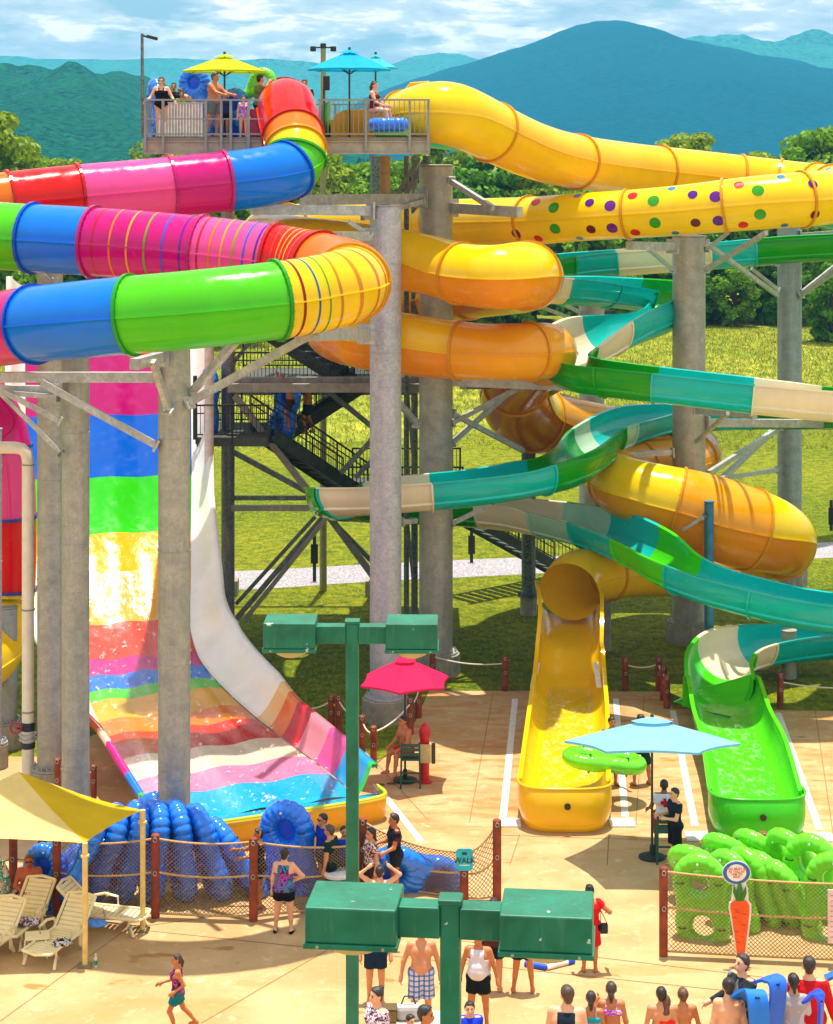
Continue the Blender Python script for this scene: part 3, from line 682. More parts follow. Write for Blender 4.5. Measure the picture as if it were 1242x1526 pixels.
# ---------------- green open flume
GD, TL, CR, PG, BG = '#22a416', '#1cc6c0', '#f4e8cc', '#bce4cc', '#58de1c'
ctrl = [(500, 184, 60.5, .66), (540, 186, 62.5, .66), (610, 188, 65, .66), (690, 196, 67, .68), (770, 216, 68.5, .68), (860, 246, 70, .70), (960, 262, 73, .70), (1060, 278, 77, .72), (1180, 300, 81, .75), (1290, 326, 83, .75), (1360, 342, 80, .75), (1370, 353, 75, .75), (1300, 355, 71.5, .75), (1180, 360, 70.5, .75), (1060, 370, 70.5, .75), (960, 377, 70.5, .75), (860, 385, 70.5, .75), (790, 395, 69.5, .75), (752, 404, 67.6, .75), (775, 414, 66.1, .75), (840, 420, 66.2, .75), (910, 425, 67.6, .75, -8), (975, 433, 68.6, .78, -14),
        (1003, 445, 67.6, .80, -20), (985, 460, 65.5, .82, -20), (935, 474, 63.6, .90, -8), (888, 490, 62.3, 1.0, 6), (852, 511, 61.0, .92, 12), (838, 530, 59.2, .78, 10), (862, 545, 57.3, .76), (920, 553, 56.4, .76), (990, 561, 56.0, .76), (1060, 569, 55.7, .76), (1150, 579, 55.4, .76), (1242, 588, 55.6, .76), (1320, 594, 57, .76), (1345, 600, 60, .76), (1310, 604, 64, .76), (1220, 606, 67, .76), (1120, 607, 68.3, .76), (1020, 612, 67.8, .76),
        (950, 622, 66.2, .80, 8), (895, 645, 63.6, .86, -4), (874, 666, 61.2, .88, -12), (842, 686, 59.3, .84, -10), (780, 703, 58.4, .77), (700, 715, 58.0, .77), (600, 724, 57.9, .77), (530, 729, 58.2, .77), (497, 733, 59.4, .77), (500, 738, 61.6, .77), (540, 742, 63.4, .77), (600, 745, 64.4, .77), (680, 748, 64.6, .77), (760, 755, 63.8, .77), (830, 766, 62.4, .80, -6), (900, 782, 60.5, .84, -10), (960, 808, 58.6, .84, -8), (1005, 838, 57.2, .80), (1060, 861, 56.3, .77),
        (1130, 880, 55.7, .77), (1200, 895, 55.3, .77), (1290, 908, 55.2, .77), (1360, 920, 56.5, .77), (1370, 928, 58.8, .77), (1300, 937, 60.3, .77), (1210, 946, 60.3, .77), (1140, 952, 59.6, .80, 6), (1094, 962, 58.6, .86, 10), (1072, 985, 57.2, .90, 5), (1073, 1018, 55.6, .92)]
PG_, RG_ = path3(ctrl)
# keep the pieces away from the ground
marks = [(610, 188), (770, 216), (960, 262), (1180, 300), (1300, 355), (1120, 365), (1055, 371), (918, 379), (846, 387), (760, 408), (835, 420), (905, 425), (970, 432), (985, 460), (905, 484), (848, 516), (905, 552), (975, 559), (1128, 577), (1250, 589), (1300, 604), (1120, 607), (1000, 614), (915, 635), (894, 645), (806, 697), (646, 720), (510, 731), (520, 740), (640, 747), (724, 751), (812, 763), (880, 777), (945, 802), (1020, 845), (1128, 880), (1290, 908), (1300, 937), (1130, 953), (1082, 972)]
ig = [0]+cuts(PG_, marks)+[len(PG_)-1]
gcol = [GD, TL, CR, GD, TL, GD, TL, CR, TL, GD, CR, TL, TL, GD, TL, CR, GD, GD, TL, CR, GD, GD, TL, TL, PG, GD, TL, CR, TL, GD, GD, CR, PG, TL, BG, TL, TL, TL, TL, CR, BG]
grn = thing('flume_slide', 'green, teal and cream open flume slide weaving down on the right', 'water slide', px(480, 200, 60))
slide_flume(grn, PG_, RG_, list(zip(ig[:-1], ig[1:])), gcol[:len(ig)-1], -98, 98)
e0 = PG_[-1]; r0 = RG_[-1, 0]
gctrl = [[e0[0], e0[1]+.1, e0[2]-r0, .90, .85], [*fpt(1078, 1052, .42), .92, .8], [*fpt(1090, 1100, .30), .95, .8], [*fpt(1108, 1150, .26), .98, .85], [*fpt(1126, 1222, .24), 1.0, .68]]
Pg2, Rg2, _, gparts = build_trough(grn, gctrl, [54.5], ['#78e62c', '#66e024'])
water_sheet(Pg2, Rg2, 55.4, 48.0, .10, 'shallow foaming water in the green flume end')
end_bowl(grn, Pg2[-1], Rg2[-1][0], .98, '#4fd01e', .85)
# ---------------- wide rainbow lane slide
lane = thing('lane_slide', 'wide rainbow striped slide with a steep drop and a wavy splash run', 'water slide', gp(398, 1236))
# centre line: x, y, z, half width of floor
def LN(Xl, Xr, Y, z):
    a = gp(Xl, Y, z); b = gp(Xr, Y, z); return [(a[0]+b[0])/2, a[1], z, (b[0]-a[0])/2]
def LD(Xl, Xr, Y, D): a = px(Xl, Y, D); b = px(Xr, Y, D); return [(a[0]+b[0])/2, D, a[2], (b[0]-a[0])/2]
lc = [[*px(160, 425, 66)[:3], 2.65], [*px(161, 470, 65.4)[:3], 2.65], [*px(162, 560, 64.0)[:3], 2.6], [*px(164, 710, 61.7)[:3], 2.5], [*px(168, 800, 60.2)[:3], 2.35], [*px(178, 890, 58.4)[:3], 2.1], LD(98, 286, 945, 57.2), LD(110, 298, 985, 56.0), LD(128, 328, 1025, 54.6), LD(148, 374, 1070, 52.8), LD(170, 420, 1108, 51.0), LD(198, 476, 1150, 49.2), LD(234, 546, 1206, 46.9)]
Q = catmull(np.array(lc), 16); PL, RL = resample(Q[:, :3], Q[:, 3:], .2)
TLn = np.gradient(PL, axis=0); IL = toimg(PL)
def lane_row(i):
    t = TLn[i]/np.linalg.norm(TLn[i]); s = np.cross(t, (0, 0, 1)); s /= np.linalg.norm(s); s = -s if s[0] < 0 else s; u = np.cross(s, t); u = u if u[2] > 0 or abs(u[2]) < .01 else -u
    w = RL[i, 0]; y = IL[i, 1]
    bw = np.interp(y, [425, 760, 900, 985, 1070, 1110, 1206], [.45, .5, .75, .95, .75, .45, .35]); bh = np.interp(y, [425, 900, 985, 1080, 1206], [.7, .75, .95, .9, .7])
    fl = [PL[i]+s*w*a+u*(.04*math.cos(a*9)) for a in np.linspace(-1, 1, 21)]
    def bank(sg):
        return [PL[i]+s*sg*(w+bw*q)+u*bh*(q**1.5) for q in np.linspace(0, 1, 7)]+[PL[i]+s*sg*(w+bw+.14)+u*(bh+.0), PL[i]+s*sg*(w+bw+.14)+u*(bh-.14)]
    return fl, bank(1), bank(-1)
LR = [lane_row(i) for i in range(len(PL))]
LB = [(425, '#e0701c'), (500, '#d01828'), (532, '#b00a70'), (620, '#0a64c4'), (711, '#3ac41a'), (793, '#f5b400'), (928, '#e84a14'), (981, '#d8288c'), (1000, '#0a80e0'), (1018, '#58c81c'), (1034, '#f0b418'), (1062, '#ee8a18'), (1084, '#d83420'), (1112, '#f2dcc0'), (1142, '#f090b4'), (1170, '#14b4e4'), (1207, '#90dc3c')]
for k, (y0, c) in enumerate(LB):
    y1 = LB[k+1][0] if k+1 < len(LB) else 1300
    a = int(np.argmin(abs(IL[:, 1]-y0))); b = int(np.argmin(abs(IL[:, 1]-y1))) if k+1 < len(LB) else len(PL)-1
    if b <= a: continue
    mb = MB(); mb.grid([LR[i][0] for i in range(a, b+1)]); o = mb.build('lane_band', fiber(c, .08, 1.1 if y0 > 780 else 0), lane, True)
rb = ['#faf6ee']*9+['#faf6ee', '#f0c890', '#e87a28', '#c82038', '#e090a0', '#e058a0', '#28a4e0', '#30c060']
ys = [425, 560, 700, 800, 880, 930, 985, 1020, 1048, 1068, 1084, 1096, 1112, 1130, 1150, 1176, 1200, 1300]
for k in range(17):
    a = int(np.argmin(abs(IL[:, 1]-ys[k]))); b = int(np.argmin(abs(IL[:, 1]-ys[k+1]))) if k < 16 else len(PL)-1
    if b <= a: continue
    for sd_ in (1, 2):
        cc_ = rb[k] if sd_ == 1 else (['#e8e4da']*9+['#e8784a', '#d85030', '#d85030', '#f0c8b0', '#e02894', '#e02894', '#1888e0', '#60c828'])[k]
        mb = MB(); mb.grid([LR[i][sd_] for i in range(a, b+1)]); mb.build('side_bank', fiber(cc_, .12, .9 if k > 9 else 0), lane, True)
# front wall of the pool
fl, rbk, lbk = LR[-1]; c0 = PL[-1]; w0 = RL[-1, 0]; t_ = TLn[-1]/np.linalg.norm(TLn[-1]); t_[2] = 0; t_ /= np.linalg.norm(t_); s_ = np.array([-t_[1], t_[0], 0]); s_ = s_ if s_[0] > 0 else -s_
rows = []; n = 40; ww = w0+.5
outl = []
for j in range(n+1):
    a = math.pi*j/n; x = -math.copysign(abs(math.cos(a))**.35, math.cos(a))*ww; y = (abs(math.sin(a))**.35)*.9
    outl.append(c0+s_*x+t_*y)
for z, ou in ((-.46, -.04), (-.28, .02), (-.02, .06), (.14, .10), (.16, .02), (.14, -.06)):
    rows.append([p+t_*ou*(1)+np.array([0, 0, z-(p[2]-c0[2])*0]) for p in outl])
mb = MB(); mb.grid(rows); mb.build('pool_wall', fiber('#f5b410', .1), lane, True)
mb = MB(); mb.poly([p+np.array([0, 0, .16]) for p in outl], .05, 8); mb.build('pool_rim', fiber('#c8d840', .1), lane, True)
# catch pool floor and its water
mb = MB(); mb.add([p-t_*.02+np.array([0, 0, -.02]) for p in outl], [tuple(range(len(outl)))]); mb.build('pool_floor', fiber('#20b0d8', .05, 1.0), lane)
# water over run-out
rows = []
for i in range(len(PL)):
    if 850 < IL[i, 1]: rows.append([PL[i]+np.array([0, 0, .09+.02*mnoise.noise(Vector((a*4, i*.4, 1)))])+s_*RL[i, 0]*a*1.02 for a in np.linspace(-1, 1, 24)])
mb = MB(); mb.grid(rows); tag(mb.build('water', water_mat(), None, True), 'thin rippling water over the rainbow striped splash run', 'water', kind='structure')
rows = [[p-t_*(.85*q if True else 0)*1.0+np.array([0, 0, .02]) for p in outl] for q in (0, .98)]
mb = MB(); mb.grid(rows); tag(mb.build('water', water_mat(), None, True), 'blue pool water at the foot of the rainbow striped slide', 'water', kind='structure')
# frame that carries the lane slide
ST = steel('galvanised', '#9c9f9e', '#d0d0cc'); STB = steel('weathered_pillar', '#949389', '#bcb8aa'); STD = steel('dark_steel', '#2f4444', '#4c5f5c', .2, .55)
WHT = plain('white_pipe', '#ece2cc', .4, .08, 3)
for q in range(4, 40, 9):
    i = int(q*len(PL)/62)
    for sg in (-1, 1):
        s1 = np.cross(TLn[i], (0, 0, 1)); s1 /= np.linalg.norm(s1); p = PL[i]+s1*sg*1.9; mb = MB(); mb.tube((p[0], p[1], 0), (p[0], p[1], p[2]-.15), .12, n=12); mb.build('support_post', ST, lane, True)
# ================================================================ pillars
CONC = plain('footing_concrete', '#9a9484', .85, .2, 4, bmp=.4)
def pillar(X, w, topY, baseY, label, D=None, mat=None, arms=(), foot=True, group='steel pillars carrying the slides', fr=1.5):
    D = D or CAMH*FOC/(baseY-HOR); b = px(X, HOR+CAMH*FOC/D, D); r = w/2/FOC*D; zt = CAMH-(topY-HOR)/FOC*D
    o = thing('slide_pillar', label, 'pillar', (b[0], b[1], 0), group); mat = mat or ST
    fh = .62 if foot else 0
    mb = MB(); prof = [(r, fh+.05)]
    z = fh+2.2
    while z < zt-.4:
        prof += [(r, z-.012), (r+.012, z-.008), (r+.012, z+.008), (r, z+.012)]; z += 2.45
    prof += [(r, zt-.02), (r-.02, zt)]
    mb.lathe((b[0], b[1], 0), prof, 32); mb.build('shaft', mat, o, 'auto')
    mb = MB(); mb.lathe((b[0], b[1], 0), [(r-.03, zt+.003), (r+.02, zt+.003), (r+.02, zt+.03), (r-.03, zt+.035)], 32); mb.build('cap_plate', mat, o, 'auto')
    if foot:
        mb = MB(); mb.lathe((b[0], b[1], 0), [(r*fr, 0), (r*fr, fh-.02), (r*fr-.03, fh)], 12); mb.build('footing', CONC, o)
        mb = MB(); mb.lathe((b[0], b[1], 0), [(r+.15, fh+.01), (r+.15, fh+.05), (r, fh+.055)], 32)
        for i in range(20):
            a = 2*math.pi*i/20; mb.tube((b[0]+(r+.1)*math.cos(a), b[1]+(r+.1)*math.sin(a), fh), (b[0]+(r+.1)*math.cos(a), b[1]+(r+.1)*math.sin(a), fh+.13), .02, n=6)
        mb.build('base_plate', mat, o)
    # lighter bolted seam marks and stain patches belong to the shaft material
    for (p, q, ww) in arms:
        P_, Q_ = px(*p), px(*q); mb = MB(); mb.beam(P_, Q_, ww, ww*1.15); mb.build('support_arm', ST, o)
        mb = MB(); dv = (Q_-P_)/np.linalg.norm(Q_-P_); mb.beam(P_-dv*.02, P_+dv*.04, ww*1.9, ww*2.1); mb.build('mounting_plate', STD if ww < .1 else ST, o)
    return o
pillar(75, 38, 405, 1183, 'grey steel pillar behind the yellow canopy, further of the left pair', mat=STB, arms=[((75, 420, 49), (20, 372, 49), .12)])
pillar(113, 41, 528, 1290, 'grey steel pillar left of the rainbow striped lanes, nearer of the left pair', mat=STB, D=44.6, foot=False,
       arms=[((92, 582, 44.2), (-20, 580, 44.2), .17), ((88, 577, 44.1), (62, 572, 43.9), .10), ((90, 628, 44.1), (5, 583, 43.9), .10), ((92, 676, 44.2), (0, 585, 44.2), .08), ((88, 592, 44.0), (20, 586, 44.0), .09)])
pillar(260, 48, 517, 1300, 'tall grey steel pillar standing in front of the rainbow striped lanes', mat=STB, D=43.8, foot=False,
       arms=[((236, 562, 43.6), (-20, 562, 43.6), .19), ((234, 664, 43.6), (62, 570, 43.4), .13), ((240, 532, 43.4), (200, 543, 42.0), .20), ((252, 612, 43.3), (228, 538, 42.6), .12), ((283, 588, 43.8), (352, 508, 42.2), .13), ((282, 600, 43.6), (470, 495, 42.0), .14)])
pillar(575, 47, 307, 1072, 'pale violet grey steel pillar behind the green lamp post', mat=steel('pale_steel', '#a8a8b4', '#c9c6ce'),
       arms=[((553, 314, 55.4), (375, 312, 53.8), .24), ((553, 352, 55.4), (405, 353, 50.5), .22), ((546, 498, 54.9), (448, 498, 43.6), .26), ((552, 352, 55.2), (520, 330, 55.0), .10)])
pillar(650, 50, 247, 1003, 'thick concrete coloured pillar under the right end of the platform', mat=STB, fr=1.45,
       arms=[((628, 296, 60.2), (452, 298, 56.0), .26), ((628, 352, 60), (600, 345, 60), .12), ((674, 310, 60.4), (775, 316, 58.4), .26), ((672, 270, 60.2), (735, 310, 58.6), .14), ((630, 300, 59.9), (540, 325, 57.5), .12),
             ((672, 568, 60.6), (850, 575, 60.6), .24), ((674, 630, 60.4), (790, 570, 62), .12), ((674, 616, 60.5), (780, 672, 63), .13), ((674, 660, 60.5), (770, 575, 63), .12), ((622, 632, 60), (586, 590, 59), .14), ((674, 780, 60.4), (722, 757, 61), .10), ((600, 778, 59.8), (622, 776, 60), .12)])
pillar(1027, 49, 352, 955, 'thick mottled steel pillar in the middle of the green and yellow coils', mat=STB, fr=1.4,
       arms=[((1003, 367, 63.5), (938, 366, 60.2), .22), ((1003, 402, 63.5), (966, 370, 61.2), .10), ((1052, 402, 63.7), (1142, 347, 60), .12), ((1053, 372, 63.7), (1085, 347, 60), .08), ((1052, 362, 64.3), (1159, 440, 71.5), .12), ((1040, 612, 63.4), (1125, 620, 58), .16), ((1038, 658, 63.4), (1085, 616, 59), .10),
             ((1003, 674, 63.4), (925, 678, 63.0), .14), ((1003, 708, 63.4), (950, 680, 63.2), .10), ((1052, 630, 64.3), (1225, 631, 66), .22), ((1052, 708, 64.4), (1159, 640, 72), .14)])
pillar(1177, 36, 338, 870, 'slimmer blue grey steel pillar near the right edge of the coils', mat=steel('blue_steel', '#7d8c94', '#a4adb0'), D=72.8,
       arms=[((1160, 700, 72.4), (1060, 716, 66), .12), ((1194, 352, 72.5), (1290, 345, 72), .2), ((1194, 374, 72.5), (1290, 368, 72), .2), ((1194, 440, 72.4), (1290, 375, 71), .13), ((1194, 436, 72.6), (1290, 360, 74), .1), ((1159, 392, 72.5), (1110, 395, 72), .12), ((1160, 432, 72.3), (1120, 400, 71.6), .10), ((1159, 635, 72.5), (1075, 715, 67), .16), ((1162, 636, 72.4), (1240, 622, 68.9), .14)])
pillar(882, 38, 400, 842, 'grey pillar behind the orange tube elbow, mostly hidden by slides', D=74.5, mat=STB,
       arms=[((865, 428, 74), (818, 426, 70), .22), ((865, 448, 74), (810, 447, 70), .14), ((866, 466, 74), (822, 444, 70), .10), ((862, 478, 74), (800, 455, 70), .1)])
pillar(788, 21, 570, 917, 'slim dark teal pillar beside the left orange elbow', mat=STD, D=68, fr=1.2, arms=[((798, 600, 67.6), (845, 572, 64), .12), ((778, 574, 67.8), (690, 574, 62), .22)])
pillar(1057, 14, 748, 945, 'short slim blue post in front of the big orange bulb', mat=plain('blue_paint_steel', '#3a7a9a', .5, .2, 3, .2), D=59.6, fr=1.2, arms=[((1052, 768, 59.5), (1018, 790, 59.8), .08)], foot=True)
pillar(900, 22, 890, 962, 'short concrete stub under the end of the yellow tube', mat=CONC, D=63.0, foot=False)
pillar(1176, 22, 940, 1012, 'short concrete stub under the last green flume bend', mat=CONC, D=59.8, foot=False)
pillar(14, 24, 905, 1110, 'short dark blue grey post under the leftmost tube', D=53.2, mat=steel('blue_steel', '#7d8c94', '#a4adb0'), fr=1.9)
pillar(-4, 14, 640, 1140, 'thin violet post cut by the left photo edge', D=51.4, mat=steel('pale_steel', '#a8a8b4', '#c9c6ce'), fr=2.4)
# water pipes
pip = thing('water_pipe', 'cream pipe with an elbow and black coupling rising left of the pillars', 'pipe', gp(42, 1180))
D = 49.5; mb = MB(); mb.poly([px(-60, 667, D), px(22, 667, D), px(33, 669, D), px(40, 676, D), px(42, 688, D), px(42, 800, D), px(42, 1150, D), (*gp(42, 1180)[:2], 0)], .15, 16); mb.build('pipe_run', WHT, pip, True)
for y, c, r, h in ((692, '#8a9088', .17, .03), (908, '#8a9088', .17, .03), (1060, '#8a9088', .17, .03), (1082, '#20303a', .175, .20), (1094, '#b8b8b8', .22, .04), (1101, '#b8b8b8', .22, .04), (1110, '#20303a', .175, .14)):
    p = px(42, y, D); mb = MB(); mb.lathe((p[0], p[1], p[2]), [(r, -h/2), (r, h/2)], 20); mb.build('coupling', plain('coupling'+c, c, .5), pip)
p = px(24, 1085, D-.3); mb = MB(); mb.poly([p+np.array([math.cos(a)*.13, 0, math.sin(a)*.13]) for a in np.linspace(0, 6.283, 16, endpoint=False)], .025, 6, True); mb.tube(p, px(40, 1088, D), .03); mb.build('valve_wheel', plain('valve_red', '#b01030', .4), pip)
pip = thing('water_pipe', 'slender pinkish white pipe standing beside the stair tower leg', 'pipe', gp(312, 985))
mb = MB(); q = gp(312, 985); mb.tube((q[0], q[1], 0), px(312, 470, q[1]), .145, n=18); mb.build('pipe_run', plain('pink_pipe', '#d8c6c0', .45), pip, True)
for y in (603, 875):
    p = px(312, y, q[1]); mb = MB(); mb.lathe(tuple(p), [(.16, -.03), (.16, .03)], 18); mb.beam(p, px(345, y+1, 64.0), .03); mb.build('pipe_clamp', STD, pip)
# ================================================================ tower
tw = thing('slide_tower', 'steel stair tower with a railed launch platform at the top', 'tower', gp(480, 960))
ZF = CAMH+.10; TAN = plain('platform_beam', '#a59c86', .6, .15, 3); GRY = plain('rail_grey', '#8f9088', .45, .1, 4, .3)
xl, xr = px(215, 0, 55)[0], px(641, 0, 55)[0]
mb = MB(); mb.box((xl, 55.0, ZF-.10), (xr, 62, ZF)); mb.build('platform_deck', plain('grating', '#8a8270', .8, .2, 20), tw)
mb = MB()
for z0, z1, dy in ((ZF-.46, ZF-.42, .0), (ZF-.42, ZF-.12, .05), (ZF-.13, ZF-.103, 0)):
    mb.box((xl, 54.96+dy, z0), (xr, 55.16, z1))
mb.build('edge_beam', TAN, tw)
for y in (57.0, 59.3, 61.8):
    mb = MB(); mb.box((xl+.05, y, ZF-.42), (xr-.05, y+.12, ZF-.103)); mb.build('floor_beam', TAN, tw)
for X in (216, 300, 390, 480, 560, 639):
    x = px(X, 0, 55.2)[0]; mb = MB(); mb.box((x-.05, 55.17, ZF-.40), (x+.05, 61.7, ZF-.12)); mb.build('cross_beam', TAN, tw)
def railing(parent, a, b, h, nb, posts, mat=GRY, br=.011, pr=.035, drop=.38, mid=()):
    """a, b: floor points; nb balusters; posts: fractions"""
    a = np.array(a, float); b = np.array(b, float); up = np.array([0, 0, 1.])
    r = MB(); r.beam(a+up*h, b+up*h, .06, .05); o = r.build('handrail', mat, parent)
    r = MB(); r.beam(a+up*.09, b+up*.09, .04, .04); r.build('bottom_rail', mat, parent)
    for m_ in mid: r = MB(); r.beam(a+up*m_, b+up*m_, .035, .035); r.build('mid_rail', mat, parent)
    if nb:
        r = MB()
        for k in range(1, nb): p = a+(b-a)*k/nb; r.tube(p+up*.09, p+up*h, br, n=5, caps=False)
        q = r.build('balusters', mat, parent)
    for f in posts:
        p = a+(b-a)*f; r = MB(); r.beam(p-up*drop, p+up*(h+.02), pr*2, pr*2); r.build('railing_post', mat, parent)
yr = 54.93
railing(tw, (px(215, 0, yr)[0], yr, ZF), (px(392, 0, yr)[0], yr, ZF), 1.02, 0, (0.01, .16, .52, .65, .73, .88), mid=(.5,))
railing(tw, (px(474, 0, yr)[0], yr, ZF), (px(641, 0, yr)[0], yr, ZF), 1.02, 22, (0.02, .43, .82, .985))
railing(tw, (xl+.03, 55.1, ZF), (xl+.03, 61.9, ZF), 1.02, 30, (0.3, .6, .99)); railing(tw, (xr-.03, 55.1, ZF), (xr-.03, 57, ZF), 1.02, 8, (.9,)); railing(tw, (xl, 61.95, ZF), (px(560, 0, 62)[0], 61.95, ZF), 1.02, 50, (.2, .4, .6, .8))
# legs and bracing
def leg(X, D, w, topY, mat): 
    x = px(X, 0, D)[0]; r = w/2/FOC*D; zt = CAMH-(topY-HOR)/FOC*D
    mb = MB(); mb.tube((x, D, .55), (x, D, zt), r, n=18); mb.build('leg', mat, tw, 'auto')
    mb = MB(); mb.box((x-.36, D-.36, -.02), (x+.36, D+.36, .55)); mb.build('leg_footing', CONC, tw, bevel=.02)
LEGM = steel('violet_steel', '#5a5560', '#77717c', .25)
leg(340, 64.4, 20, 232, LEGM); leg(618, 64.4, 10, 232, STD); leg(606, 62.5, 8, 232, STD); leg(574, 59.5, 16, 232, plain('tan_post', '#c09a68', .6)); leg(636, 61.6, 12, 232, STD); leg(340, 71, 16, 232, STD); leg(560, 71, 16, 232, STD)
BR = steel('bracing', '#4f5a58', '#7a7a70', .3, .5); BRL = steel('bracing_light', '#7a7264', '#a09a8c', .3, .5)
def brace(a, b, w, mat=BR, h=None): mb = MB(); mb.beam(px(*a), px(*b), w, h or w); mb.build('brace', mat, tw)
brace((340, 567, 63.9), (640, 567, 63.9), .22, BRL); brace((340, 578, 63.2), (640, 578, 63.2), .26, BRL); brace((340, 742, 64.5), (640, 742, 64.5), .14); brace((345, 757, 63.4), (555, 757, 63.4), .17, BRL); brace((340, 584, 70), (620, 584, 70), .2)
for a, b, w, m_ in (((350, 590, 63.9), (478, 755, 63.9), .20, BRL), ((345, 672, 64.6), (475, 742, 64.6), .16, BR), ((480, 755, 63.9), (556, 858, 63.9), .20, BR), ((462, 742, 64.8), (560, 842, 64.8), .14, BR), ((484, 768, 63.9), (350, 925, 63.9), .16, BR),
                    ((496, 760, 63.6), (364, 925, 63.6), .14, BRL), ((470, 770, 64.8), (352, 900, 64.8), .12, BR), ((555, 655, 64.2), (508, 705, 64.2), .16, BR), ((560, 680, 63.9), (530, 712, 63.9), .14, BR), ((488, 582, 66), (560, 640, 66), .16, BR), ((600, 300, 62), (632, 240, 62), .14, BRL), ((585, 300, 62), (625, 236, 62), .12, BRL), ((345, 520, 64), (420, 430, 64), .14, BRL), ((345, 545, 66), (400, 475, 66), .12, BR), ((606, 560, 63), (622, 760, 63), .1, BR), ((606, 760, 63), (622, 930, 63), .1, BR)):
    brace(a, b, w, m_)
DK = plain('stair_dark', '#26302e', .6, .2, 5, .2)
def flight(a, b, wid, nm='stairs', nbal=24):
    """a: upper point, b: lower (3D, centre line)"""
    a = np.array(a, float); b = np.array(b, float); d = b-a; hz = np.array([d[0], d[1], 0]); hz /= np.linalg.norm(hz); s = np.array([-hz[1], hz[0], 0])*wid/2; up = np.array([0, 0, 1.])
    n = max(4, int(abs(d[2])/.19)); mb = MB()
    for k in range(n):
        p = a+d*(k+.5)/n; q = hz*.14; mb.add([p-s-q, p+s-q, p+s+q, p-s+q, p-s-q-up*.04, p+s-q-up*.04, p+s+q-up*.04, p-s+q-up*.04], [(0, 1, 2, 3), (7, 6, 5, 4), (0, 4, 5, 1), (1, 5, 6, 2), (2, 6, 7, 3), (3, 7, 4, 0)])
    st = mb.build('stair_treads', plain('tread', '#4a4f4c', .7), tw)
    for sg in (-1, 1):
        mb = MB(); mb.beam(a+s*sg, b+s*sg, .06, .34); mb.build('stringer', plain('stringer', '#39423e', .6, .3, 4), tw)
        railing(tw, a+s*sg+up*.15, b+s*sg+up*.15, .98, nbal, (0, .33, .66, 1), DK, .012, .025, .1, (.75,))
def landing(X0, X1, Y, D0, D1, rails=True):
    z = CAMH-(Y-HOR)/FOC*D0; x0 = px(X0, 0, D0)[0]; x1 = px(X1, 0, D0)[0]
    mb = MB(); mb.box((x0, D0, z-.28), (x1, D1, z)); mb.build('landing', plain('landing', '#4a4c44', .7, .2, 8), tw)
    if rails: railing(tw, (x0, D0, z), (x1, D0, z), 1.0, int((x1-x0)/.12), (0, .5, 1), DK, .012, .03, .2, (.75,)); railing(tw, (x0, D1, z), (x1, D1, z), 1.0, int((x1-x0)/.12), (0, .5, 1), DK, .012, .03, .2)
    return z
landing(293, 400, 652, 62.6, 66); landing(345, 640, 572, 64.5, 69); landing(520, 690, 742, 65.5, 69.5)
flight(px(392, 646, 63.4), px(530, 738, 65.8), 1.3); flight(px(398, 492, 67.0), px(520, 568, 66.2), 1.2); flight(px(560, 560, 67.6), px(420, 650, 67), 1.2); flight(px(684, 768, 70.5), (*gp(845, 862)[:2], .1), 1.4, nbal=30); flight(px(600, 470, 67), px(500, 400, 67), 1.2)
mb = MB(); mb.beam(px(291, 560, 62.6), px(291, 655, 62.6), .12); mb.build('railing_post', DK, tw)
# white slatted board and other platform fittings
wb = thing('slatted_panel', 'white upright slatted panel on the left half of the platform', 'panel', px(269, 204, 55.6))
x0, x1 = px(236, 0, 55.5)[0], px(303, 0, 55.5)[0]
mb = MB(); n = 15
for k in range(n):
    xa = x0+(x1-x0)*k/n; mb.box((xa+.012, 55.45, ZF+.02), (xa+(x1-x0)/n-.012, 55.52, ZF+.92))
mb.build('slats', plain('white_slat', '#e6dccb', .5), wb)
mb = MB(); mb.box((x0-.02, 55.44, ZF+.921), (x1+.02, 55.56, ZF+.97)); mb.box((x0, 55.53, ZF+.01), (x1, 55.55, ZF+.90)); mb.build('frame', plain('slat_back', '#b9b2a4', .6), wb)
# yellow and green start tubs on the platform
tub = thing('start_tub', 'yellow moulded launch tub feeding the yellow tube slide', 'tub', px(560, 204, 57.5))
rows = []
for (X, Yt, Dd) in ((493, 188, 57.0), (500, 172, 57.0), (512, 165, 57.2), (560, 163, 57.5), (590, 150, 57.6), (612, 124, 57.6), (640, 122, 57.8)):
    p = px(X, Yt, Dd); rows.append([(p[0], p[1]+2.0, ZF), (p[0], p[1]+2.0, p[2]), (p[0], p[1]+1.92, p[2]+.03), (p[0], p[1]+1.86, p[2]-.02), (p[0], p[1]+1.8, ZF+.35), (p[0], p[1]+.2, ZF+.35), (p[0], p[1]+.12, p[2]-.02), (p[0], p[1]+.06, p[2]+.03), (p[0], p[1], p[2]), (p[0], p[1], ZF)])
mb = MB(); mb.grid(rows, True); mb.cap(rows[0], True); mb.cap(rows[-1]); mb.build('tub_shell', fiber('#f5b800', .16), tub, 'auto')
for (nm, X, lab, col) in (('green', 486, 'bright green upright start wall beside the red tube mouth', '#6cc81c'),):
    t2 = thing('start_tub', lab, 'tub', px(X, 204, 57)); rows = []
    for th in np.linspace(-2.6, .4, 16):
        c = px(X-4, 0, 58.0); r = .35+.12*math.cos(th); rows.append([(c[0]+r*math.cos(th)*.55, c[1]+r*math.sin(th)*1.8, ZF), (c[0]+r*math.cos(th)*.5, c[1]+r*math.sin(th)*1.6, ZF+.95+.1*math.cos(th)), (c[0]+(r-.06)*math.cos(th)*.45, c[1]+(r-.06)*math.sin(th)*1.6, ZF+.93), (c[0]+(r-.06)*math.cos(th)*.5, c[1]+(r-.06)*math.sin(th)*1.8, ZF)])
    mb = MB(); mb.grid(rows, True); mb.build('tub_shell', fiber(col), t2, True)
